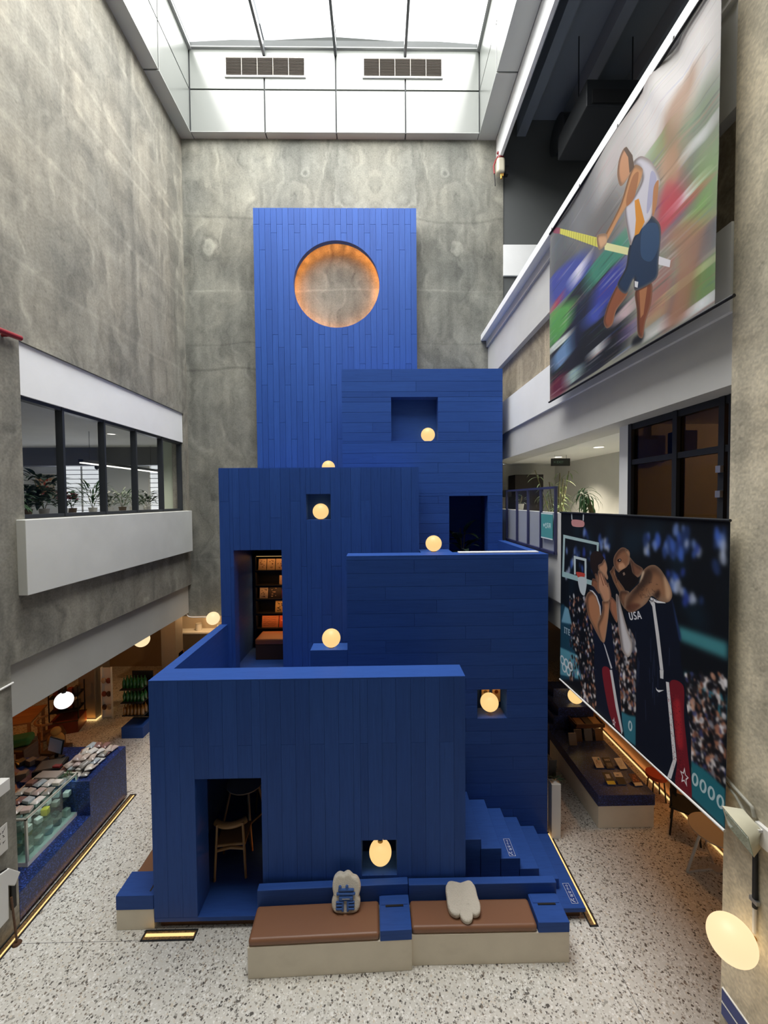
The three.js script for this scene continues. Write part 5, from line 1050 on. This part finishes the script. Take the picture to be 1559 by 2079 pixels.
// things on the back counter
for (let i = 0; i < 12; i++) { const m = solo('goods_box', rbx(-0.07, 0.07, 0, rr(0.05, 0.12), -0.06, 0.06, 0.008), std([0x4a3a32, 0x6a5c54, 0x2a2422, 0x8a7a6c, 0x5a3a30, 0xb09a60][i % 6], 0.5), ['dark brown', 'taupe', 'black', 'light brown', 'russet', 'ochre'][i % 6] + ' goods box on the back counter of the shop', 'box', 'goods on the back counter'); m.position.set(-6.1 - (i % 3) * 0.18, 0.805, -7.05 + Math.floor(i / 3) * 0.38); m.rotation.y = rr(-0.5, 0.5); }
solo('bag_shelf', rbx(-7.1, -6.62, 0, 0.92, -7.6, -7.28, 0.01), M.woodDark, 'dark wooden pedestal under the green bag', 'pedestal');
solo('green_bag', new RoundedBoxGeometry(0.4, 0.16, 0.3, 4, 0.06).rotateY(0.4).translate(-6.85, 1.0, -7.45), std(0x2f5a24, 0.9), 'dark green bag behind the till', 'bag');
solo('plush_stand', rbx(-6.8, -6.42, 0, 0.5, -8.18, -7.82, 0.01), M.woodDark, 'dark wooden pedestal under the golden soft toy', 'pedestal');
solo('gold_plush', [new THREE.SphereGeometry(0.15, 24, 16).scale(1, 1.1, 0.9).translate(-6.62, 0.66, -8.0), new THREE.SphereGeometry(0.09, 20, 14).translate(-6.6, 0.86, -7.98)], std(0xb8813e, 0.95), 'golden brown soft toy behind the till screen', 'toy');
{
  const r = thing('slatted_shelf', 'warm lit slatted wooden shelf behind the counter', 'shelf', [-7.1, 0, -6.9]);
  for (const y of [0.55, 0.72]) for (let k = 0; k < 6; k++) part('slat', bx(-0.4, 0.4, y, y + 0.02, -0.3 + k * 0.1, -0.24 + k * 0.1), M.wood, r);
  for (const [x, z] of [[-0.38, -0.28], [0.38, -0.28], [-0.38, 0.28], [0.38, 0.28]]) part('leg', bx(x - 0.02, x + 0.02, 0, 0.9, z - 0.02, z + 0.02), M.wood, r);
  part('light_tape', bx(-0.36, 0.36, 0.52, 0.53, -0.02, 0.0), M.led, r); const l = new THREE.PointLight(0xffa040, 0.5); l.position.set(0, 0.64, 0); l.castShadow = true; r.add(l);
  solo('bag_pile', [new RoundedBoxGeometry(0.5, 0.22, 0.4, 4, 0.09).rotateY(0.4).translate(-6.95, 1.01, -6.95)], std(0x1c1a1a, 0.8), 'black bag lying on the slatted shelf', 'bag');
  const t = thing('dining_chair', 'brown wooden chair with a bent top rail in the shop', 'chair', [-7.85, 0, -7.95], 0.7);
  part('seat', new RoundedBoxGeometry(0.46, 0.04, 0.44, 3, 0.015).translate(0, 0.45, 0), M.woodDark, t);
  for (const [x, z, h] of [[-0.2, 0.19, 0.45], [0.2, 0.19, 0.45], [-0.2, -0.19, 0.8], [0.2, -0.19, 0.8]]) part('leg', rod([x, 0, z], [x, h, z], 0.018), M.wood, t);
  part('top_rail', new THREE.TorusGeometry(0.25, 0.025, 8, 24, Math.PI).rotateX(Math.PI / 2).translate(0, 0.78, 0.02).rotateY(Math.PI), M.wood, t);
  dup(t, [-7.2, 0, -8.6], 2.4, 'brown wooden chair with a bent top rail, turned toward the counter');
  const tb = thing('wood_table', 'long brown wooden table deep in the shop', 'table', [-8.2, 0, -8.75], 0.35);
  part('table_top', rbx(-0.5, 0.5, 0.71, 0.75, -0.4, 0.4, 0.008), M.wood, tb); for (const [x, z] of [[-0.44, -0.34], [0.44, -0.34], [-0.44, 0.34], [0.44, 0.34]]) part('leg', bx(x - 0.025, x + 0.025, 0, 0.71, z - 0.025, z + 0.025), M.wood, tb);
  const cr = thing('orange_crate', 'orange brown crate beside the grey column', 'crate', [-7.6, 0, -9.55], 0.3);
  part('body', rbx(-0.3, 0.3, 0, 0.3, -0.25, 0.25, 0.01), std(0x7a3418, 0.6), cr); part('rim', [bx(-0.31, 0.31, 0.28, 0.31, 0.24, 0.26), bx(-0.31, 0.31, 0.28, 0.31, -0.26, -0.24)], M.woodDark, cr);
  const g = thing('goods_rack', 'dark two tier rack of goods in front of the grey column', 'rack', [-7.6, 0, -9.55], 0.3);
  part('shelf', bx(-0.3, 0.3, 0.5, 0.52, -0.2, 0.2), M.black, g); part('shelf', bx(-0.3, 0.3, 0.85, 0.87, -0.2, 0.2), M.black, g);
  for (const [x, z] of [[-0.29, -0.19], [0.29, -0.19], [-0.29, 0.19], [0.29, 0.19]]) part('post', bx(x - 0.01, x + 0.01, 0.31, 1.1, z - 0.01, z + 0.01), M.black, g);
  for (let k = 0; k < 8; k++) { const m = solo('rack_pack', rbx(-0.05, 0.05, 0, rr(0.1, 0.2), -0.06, 0.06, 0.01), std([0x6a2a1c, 0x2c2c2c, 0x8a3a22, 0x4a4440][k % 4], 0.5), ['rust red', 'black', 'orange brown', 'grey'][k % 4] + (k < 4 ? ' packet on the lower tier of the dark rack' : ' packet on the upper tier of the dark rack'), 'packet', 'packets on the dark rack'); m.position.set(-7.8 + (k % 4) * 0.134, k < 4 ? 0.52 : 0.87, -9.49 - (k % 4) * 0.041); m.rotation.y = 0.3; }
}
// column with light at its foot
{
  const c = struct('column', bx(-7.6, -7.2, 0, 2.96, -10.5, -9.92), std(0x7d7468, 0.8));
  part('light_tape', bx(-7.66, -7.14, 0.02, 0.035, -9.9, -9.87), M.led, c); part('light_tape', bx(-7.18, -7.15, 0.02, 0.035, -10.5, -9.88), M.led, c);
  const l = new THREE.RectAreaLight(0xffa848, 14, 0.5, 0.04); l.position.set(-7.4, 0.045, -9.86); l.rotation.x = Math.PI / 2; c.add(l);
  const c2 = struct('column', bx(-6.05, -5.65, 0, 2.96, -11.3, -10.9), std(0x8a8074, 0.8));
  const w = thing('wall_lamp', 'warm light bar over the passage beside the grey column', 'lamp', [-5.75, 2.62, -9.9]); part('bar', bx(-0.06, 0.12, 0, 0.02, -0.12, 0.12), M.led, w); part('bracket', bx(-0.07, 0.13, 0.02, 0.33, -0.02, 0.02), M.black, w); const q = new THREE.PointLight(0xffc27a, 1.1); q.position.set(0, -0.08, 0); q.castShadow = true; w.add(q);
  const s = thing('poster_stand', 'white framed rack of small toys beside the column', 'rack', [-6.95, 0, -10.0]); part('frame', [bx(-0.12, 0.12, 0.02, 1.3, -0.03, -0.01), bx(-0.13, -0.11, 0, 1.32, -0.03, 0.03), bx(0.11, 0.13, 0, 1.32, -0.03, 0.03)], M.white, s); for (let k = 0; k < 6; k++) part('toy', new THREE.SphereGeometry(0.06, 12, 10).scale(1, 1.2, 0.6).translate((k % 2 - 0.5) * 0.12, 0.3 + Math.floor(k / 2) * 0.34, 0.02), std([0x4a3228, 0xb9a58c, 0x7a3a2c][k % 3], 0.8), s);
}
// bottle rack against the blue corner
{
  const r = thing('bottle_rack', 'dark three tier bottle rack beside the blue block', 'rack', [-5.78, 0, -9.35]);
  part('base', rbx(-0.25, 0.25, 0, 0.26, -0.22, 0.24, 0.01), M.bluePlain, r);
  for (const [y, d] of [[0.5, 0.2], [0.82, 0.24], [1.14, 0.26]]) part('shelf', bx(-0.25, 0.25, y, y + 0.02, -0.22, d), M.black, r);
  part('back', bx(-0.25, 0.25, 0.26, 1.4, -0.24, -0.22), M.black, r);
  const bottle = new THREE.LatheGeometry([[0.001, 0], [0.036, 0], [0.037, 0.14], [0.03, 0.17], [0.012, 0.2], [0.012, 0.24], [0.001, 0.242]].map((p) => new THREE.Vector2(...p)), 14);
  const glassMat = [phy({ color: 0x1f5a2c, roughness: 0.12, clearcoat: 1 }), phy({ color: 0x2c6a34, roughness: 0.12, clearcoat: 1 }), phy({ color: 0x8a5c22, roughness: 0.15, clearcoat: 1 })];
  for (let t = 0; t < 3; t++) for (let k = 0; k < 12; k++) { const m = solo('bottle', bottle, t ? glassMat[k % 2] : glassMat[2], ['amber bottle on the lowest tier of the rack', 'green bottle on the middle tier of the rack', 'green bottle on the top tier of the rack'][t] + (k < 6 ? ', front row' : ', row behind'), 'bottle', ['amber bottles', 'green bottles, middle tier', 'green bottles, top tier'][t]); m.position.set(-5.99 + (k % 6) * 0.083, [0.52, 0.84, 1.16][t], -9.2 - Math.floor(k / 6) * 0.12); }
}
// cream cabinet wall with cups
{
  const c = thing('tall_cabinet', 'cream cabinet wall with a white counter deep in the shop', 'cabinet', [-5.4, 0, -12.3]);
  part('body', rbx(-1.0, 2.4, 0, 2.05, -0.5, 0, 0.01), std(0xb9ad9a, 0.7), c); part('worktop', rbx(-1.05, 0.9, 1.5, 1.55, 0, 0.4, 0.006), M.white, c);
  for (let k = 0; k < 4; k++) part('door', rbx(-0.95 + k * 0.8, -0.2 + k * 0.8, 0.2, 1.4, 0, 0.015, 0.004), std(0xb0a48f, 0.7), c);
  [[-5.55, 'white speckled canister on the white shop counter'], [-4.9, 'white mug nearest the cabinet doors on the shop counter']].forEach(([x, lab]) => { const m = thing('canister', lab, 'canister', [x, 1.55, -12.1]); part('body', cyl(0.09, 0.09, 0.2, 0, 0, 0), M.white, m); part('lid', cyl(0.095, 0.09, 0.02, 0, 0.2, 0), std(0xb9b4a8, 0.6), m); });
  const l = thing('shelf_lamp', 'warm lamp bar over the cream cabinet', 'lamp', [-5.2, 2.7, -11.6]); part('bar', bx(-0.6, 0.6, 0, 0.02, -0.02, 0.02), M.led, l); part('stem', bx(-0.02, 0.02, 0.02, 0.25, -0.02, 0.02), M.black, l); const q = new THREE.PointLight(0xffcf96, 3.2); q.position.set(0, -0.1, 0); q.castShadow = true; l.add(q);
  for (let k = 0; k < 14; k++) { const m = solo('jar', [cyl(0.05, 0.05, 0.12, 0, 0, 0, 14), cyl(0.045, 0.045, 0.02, 0, 0.12, 0, 14)], [std(0xc9c2b4, 0.4), std(0x9aa05a, 0.5), std(0xa8604a, 0.5), std(0x8a8f94, 0.3)][k % 4], 'small jar on the goods shelf in front of the cabinet wall', 'jar', 'jars on the goods shelf'); m.position.set(-5.55 + (k % 7) * 0.14, k < 7 ? 1.02 : 0.66, -11.2); }
  const g = thing('goods_shelf', 'open goods shelf in front of the cream cabinet wall', 'shelf', [-5.1, 0, -11.2]); for (const y of [0.64, 1.0]) part('board', bx(-0.55, 0.55, y, y + 0.02, -0.15, 0.15), M.wood, g); part('side', bx(-0.57, -0.55, 0, 1.25, -0.15, 0.15), M.wood, g); part('side', bx(0.55, 0.57, 0, 1.25, -0.15, 0.15), M.wood, g);
  const wl = thing('ceiling_lamp', 'warm round lamp under the shop ceiling over the wooden tables', 'lamp', [-8.6, 2.86, -8.8]); part('housing', cyl(0.14, 0.14, 0.06, 0, 0.03, 0), M.black, wl); part('diffuser', cyl(0.13, 0.13, 0.03, 0, 0, 0), M.led, wl); const q2 = new THREE.PointLight(0xff9c40, 2.4); q2.position.set(0, -0.1, 0); q2.castShadow = true; wl.add(q2);
}
// pillar at the front of the shop: hung shirt, notice, white box
{
  const s = thing('tee_shirt', 'pale grey t-shirt on a black hanger at the concrete pillar', 'shirt', [-4.66, 0.36, -4.6], Math.PI / 2);
  const sh = new THREE.Shape([[-0.2, 0], [0.2, 0], [0.21, 0.42], [0.3, 0.33], [0.37, 0.42], [0.23, 0.6], [0.08, 0.64], [0, 0.615], [-0.08, 0.64], [-0.23, 0.6], [-0.37, 0.42], [-0.3, 0.33], [-0.21, 0.42]].map((p) => new THREE.Vector2(...p)));
  part('cloth', new THREE.ExtrudeGeometry(sh, { depth: 0.025, bevelEnabled: true, bevelSize: 0.01, bevelThickness: 0.012, bevelSegments: 3 }), std(0xe4e4e1, 0.9), s);
  part('hanger', tube([[-0.22, 0.61, 0.012], [0, 0.7, 0.012], [0.22, 0.61, 0.012]], 0.012), M.black, s); part('hook', tube([[0, 0.7, 0.012], [0, 0.76, 0.012], [0.03, 0.78, 0.012]], 0.005), M.steel, s);
  part('mark', bx(-0.1, -0.08, 0.38, 0.44, 0.038, 0.04), M.black, s);
  const p = thing('clothes_stand', 'slim bronze stand that holds the t-shirt up', 'stand', [-4.56, 0, -4.83]); part('pole', rod([0, 0.01, 0], [-0.05, 0.6, 0.0], 0.012), M.woodDark, p); part('foot', cyl(0.05, 0.04, 0.02, 0, 0, 0), M.woodDark, p);
  const n = thing('hand_notice', 'white card with black handwriting on the concrete pillar', 'notice', [-4.7, 1.16, -4.7]);
  part('card', bx(0, 0.006, 0, 0.34, -0.2, 0.2), M.white, n);
  part('writing', new THREE.PlaneGeometry(0.38, 0.32).rotateY(Math.PI / 2).translate(0.0075, 0.17, 0), std(0xffffff, 0.8, { map: canvasTexture(256, 216, (c) => { c.fillStyle = '#e6e4de'; c.fillRect(0, 0, 256, 216); c.strokeStyle = '#25231f'; c.lineWidth = 5; for (let k = 0; k < 26; k++) { const x = 24 + (k % 7) * 32, y = 34 + Math.floor(k / 7) * 46; c.beginPath(); c.moveTo(x, y + rr(-8, 8)); c.quadraticCurveTo(x + rr(0, 20), y + rr(-16, 16), x + rr(10, 24), y + rr(-8, 14)); c.lineTo(x + rr(0, 10), y + rr(8, 22)); c.stroke(); } }) }), n);
  solo('white_box', rbx(-4.715, -4.6, 1.95, 2.1, -4.86, -4.3, 0.005), M.white, 'white shelf box on the concrete pillar above the notice', 'shelf box');
  solo('black_bag', rbx(-4.7, -4.67, 0.35, 0.8, -4.97, -4.9, 0.012), M.black, 'black cloth strap hanging behind the t-shirt', 'strap');
}
// ---------------------------------------------------------------- inside the front room
roundTable('round bar table with rod legs in the dark front room', [-2.2, BL.base, -6.32], 0.5, 0.78, 0.29, std(0x8d8f8c, 0.4));
{
  const c = thing('dining_chair', 'pale wooden chair with a curved back in the dark doorway', 'chair', [-2.16, BL.base, -5.68], Math.PI + 0.1);
  const pale = std(0xa57f52, 0.5);
  part('seat', new RoundedBoxGeometry(0.42, 0.04, 0.4, 4, 0.018).translate(0, 0.46, 0), pale, c);
  for (const [x, z, h] of [[-0.19, 0.18, 0.46], [0.19, 0.18, 0.46]]) part('leg', rod([x * 1.1, 0, z * 1.1], [x, h, z], 0.016), pale, c);
  for (const x of [-0.19, 0.19]) part('leg', rod([x * 1.12, 0, -0.24], [x * 0.92, 0.78, -0.2], 0.017), pale, c);
  part('backrest', new THREE.TorusGeometry(0.3, 0.045, 10, 28, 1.5).scale(1, 1, 1).rotateZ(Math.PI / 2 - 0.75).rotateX(-Math.PI / 2).translate(0, 0.76, 0.09), pale, c);
  part('rail', tube([[-0.19, 0.4, -0.2], [0, 0.44, -0.21], [0.19, 0.4, -0.2]], 0.02), pale, c);
  const o = thing('stool', 'orange round seat behind the bar table in the dark front room', 'stool', [-2.0, BL.base, -6.75]);
  part('seat', new THREE.SphereGeometry(0.2, 28, 18).scale(1, 0.45, 1).translate(0, 0.66, 0), std(0xc8742a, 0.7), o);
  for (let k = 0; k < 4; k++) { const a = k * 1.571 + 0.7; part('leg', rod([Math.sin(a) * 0.12, 0.62, Math.cos(a) * 0.12], [Math.sin(a) * 0.19, 0, Math.cos(a) * 0.19], 0.013), M.black, o); }
  const f = thing('floor_strip_light', 'small warm light strip on the floor of the front room', 'lamp', [-1.62, BL.base, -5.95]);
  part('bar', bx(-0.12, 0.12, 0, 0.012, -0.015, 0.015), M.led, f); const l = new THREE.PointLight(0xffa24a, 0.1); l.position.set(0, 0.06, 0); l.castShadow = true; f.add(l);
}
// ---------------------------------------------------------------- reading room
{
  const s = thing('bookshelf', 'dark open bookshelf lit from within the reading room', 'bookshelf', [-2.3, 2.3, -8.75]);
  part('back', bx(-0.42, 0.9, 0, 2.2, -0.2, -0.17), M.black, s); part('side', bx(-0.44, -0.4, 0, 2.2, -0.2, 0.12), M.black, s); part('side', bx(0.88, 0.92, 0, 2.2, -0.2, 0.12), M.black, s);
  const ys = [0.38, 0.71, 1.03, 1.33, 1.66];
  for (const y of ys) { part('shelf', bx(-0.4, 0.88, y, y + 0.025, -0.17, 0.12), M.black, s); const top = (ys[ys.indexOf(y) + 1] ?? 2.0) - 0.002; part('lip', bx(-0.4, 0.88, y - 0.015, y + 0.026, 0.12, 0.13), M.black, s); part('light_tape', bx(-0.38, 0.86, top - 0.008, top, 0.09, 0.105), M.ledSoft, s); const l = new THREE.RectAreaLight(0xffb26a, 16, 1.2, 0.03); l.position.set(0.24, top - 0.012, 0.095); l.rotation.x = -Math.PI / 2 - 0.35; s.add(l); }
  part('top', bx(-0.44, 0.92, 2.0, 2.05, -0.2, 0.12), M.black, s);
  const cover = (name, lab, x, y, w, h, col, draw) => { const b = thing(name, lab, 'book', [-2.3 + x, 2.3 + y + 0.026, -8.7]); const tilt = (g) => g.rotateX(-0.22); part('block', tilt(new THREE.BoxGeometry(w, h, 0.018).translate(0, h / 2, 0)), std(0xcfc2ac, 0.8), b); part('cover', tilt(new THREE.BoxGeometry(w + 0.004, h + 0.004, 0.004).translate(0, h / 2, 0.011)), std(col, 0.55), b); part('cover_print', tilt(new THREE.PlaneGeometry(w, h).translate(0, h / 2, 0.0145)), std(0xffffff, 0.55, { map: canvasTexture(96, 128, (c) => { c.fillStyle = '#' + col.toString(16).padStart(6, '0'); c.fillRect(0, 0, 96, 128); draw(c); }) }), b); };
  const marks = (f, n, hi) => (c) => { c.fillStyle = f; for (let k = 0; k < n; k++) c.fillRect(rr(12, 70), rr(14, hi), rr(6, 20), rr(5, 14)); };
  [['first cream book with a brown seal on the top shelf, at the shelf end', -0.27], ['middle cream book of three on the top shelf', -0.08], ['last cream book of three on the top shelf', 0.11]].forEach(([l, x]) => cover('book', l, x, 1.66, 0.17, 0.24, 0xc9ad84, marks('#6a4a30', 8, 100)));
  cover('book', 'slim cream book alone on the second shelf', 0.17, 1.33, 0.14, 0.2, 0xc2a67e, marks('#6a4a30', 4, 80));
  cover('book', 'book with a figure drawing on the third shelf', -0.25, 1.03, 0.18, 0.25, 0x9a8a78, marks('#3a2c26', 12, 110));
  cover('book', 'dark picture book with a broad landscape cover on the third shelf', 0.0, 1.03, 0.27, 0.25, 0x2c2422, marks('#b99a74', 7, 110));
  cover('book', 'red book at the door edge of the third shelf', 0.21, 1.03, 0.12, 0.25, 0x9a4432, marks('#d8a080', 3, 90));
  cover('book', 'yellow book with a dark landscape on the fourth shelf', 0.1, 0.71, 0.2, 0.26, 0xb89a5c, marks('#3a3020', 10, 120));
  cover('book', 'broad salmon poster book with writing on the lowest shelf', -0.12, 0.38, 0.36, 0.25, 0xc07850, (c) => { c.strokeStyle = '#5a3424'; c.lineWidth = 3; for (let k = 0; k < 5; k++) { c.beginPath(); c.moveTo(8, 24 + k * 20); for (let q = 0; q < 12; q++) c.lineTo(10 + q * 6.6, 24 + k * 20 + rr(-4, 4)); c.stroke(); } });
  cover('book', 'orange book beside the salmon poster book', 0.16, 0.38, 0.16, 0.25, 0xc0562e, marks('#e0a080', 3, 100));
  const b = thing('leather_bench', 'brown leather box seat under the bookshelf in the reading room', 'bench', [-2.0, 2.3, -8.15]);
  part('base', rbx(-0.5, 0.6, 0, 0.3, -0.25, 0.25, 0.01), std(0x3a2214, 0.7), b); part('seat_cushion', metric(new RoundedBoxGeometry(1.12, 0.12, 0.52, 4, 0.03).translate(0.05, 0.36, 0), 3), phy({ color: 0x8a4a22, roughness: 0.4 }), b);
}
// two cards seen through the lamp window beside the stairs
[[1.97, 'first cream card on the wall behind the stair window lamp'], [2.175, 'cream card with a brown disc behind the stair window lamp']].forEach(([x, lab], i) => { const c = thing('card', lab, 'card', [x, 1.72, -7.235]); part('sheet', bx(-0.072, 0.072, 0, 0.34, 0, 0.012), std(0xe2cfa6, 0.7), c); part('disc', rod([0.0, 0.19, 0.012], [0.0, 0.19, 0.016], 0.035, 24), std(i ? 0x6a3a1c : 0x8a7a5a, 0.6), c); });
{ const l = thing('picture_light', 'small warm lamp over the two cream cards', 'lamp', [2.05, 2.3, -7.1]); part('bar', bx(-0.3, 0.3, 0, 0.02, -0.02, 0.02), M.led, l); part('arm', bx(-0.015, 0.015, 0.005, 0.02, -0.15, -0.02), M.black, l); const q = new THREE.PointLight(0xffb060, 0.35); q.position.set(0, -0.06, 0.02); q.castShadow = true; l.add(q); }
// step warnings: white outline, lettering and an arrow
function stepMark(label, x, y, z, turn) {
  const t = thing('step_marking', label, 'marking', [x, y, z], turn);
  part('print', new THREE.BoxGeometry(0.28, 0.0012, 0.09).translate(0, 0.0006, 0), phy({ color: 0xffffff, roughness: 0.5, map: canvasTexture(420, 132, (c) => {
    c.fillStyle = '#123a86'; c.fillRect(0, 0, 420, 132); c.strokeStyle = '#dfe6f2'; c.lineWidth = 6; c.strokeRect(6, 6, 408, 120); c.lineWidth = 6;
    const S = [[[30, 8, 30, 60], [30, 60, 22, 54], [14, 22, 6, 44], [46, 22, 54, 44]], [[16, 26, 20, 54], [20, 54, 40, 54], [40, 54, 44, 44], [4, 30, 2, 48], [26, 12, 32, 24], [46, 24, 56, 42]], [[28, 4, 12, 24], [12, 24, 48, 24], [38, 12, 50, 28], [14, 36, 46, 36], [46, 36, 46, 60], [46, 60, 14, 60], [14, 60, 14, 36]], [[8, 6, 8, 62], [8, 6, 22, 6], [22, 6, 14, 26], [14, 26, 22, 40], [38, 6, 24, 26], [38, 6, 56, 26], [34, 28, 34, 62], [46, 28, 46, 62]]];
    S.forEach((g, i) => g.forEach(([a, b, d, e]) => { c.beginPath(); c.moveTo(26 + i * 68 + a, 30 + b); c.lineTo(26 + i * 68 + d, 30 + e); c.stroke(); }));
    c.fillStyle = '#e6ecf6'; c.beginPath(); c.moveTo(316, 96); c.lineTo(346, 96); c.lineTo(346, 74); c.lineTo(370, 74); c.lineTo(370, 50); c.lineTo(396, 50); c.lineTo(396, 60); c.lineTo(380, 60); c.lineTo(380, 84); c.lineTo(356, 84); c.lineTo(356, 106); c.lineTo(316, 106); c.fill(); c.beginPath(); c.moveTo(320, 40); c.lineTo(344, 56); c.lineTo(320, 72); c.fill();
  }) }), t);
}
stepMark('small white step warning on the third stair tread', 1.8, 0.611, -5.37, -Math.PI / 2);
stepMark('small white step warning on the low plinth corner below the stairs', 2.55, 0.1645, -5.14, -Math.PI / 2);

renderer.render(scene, camera);
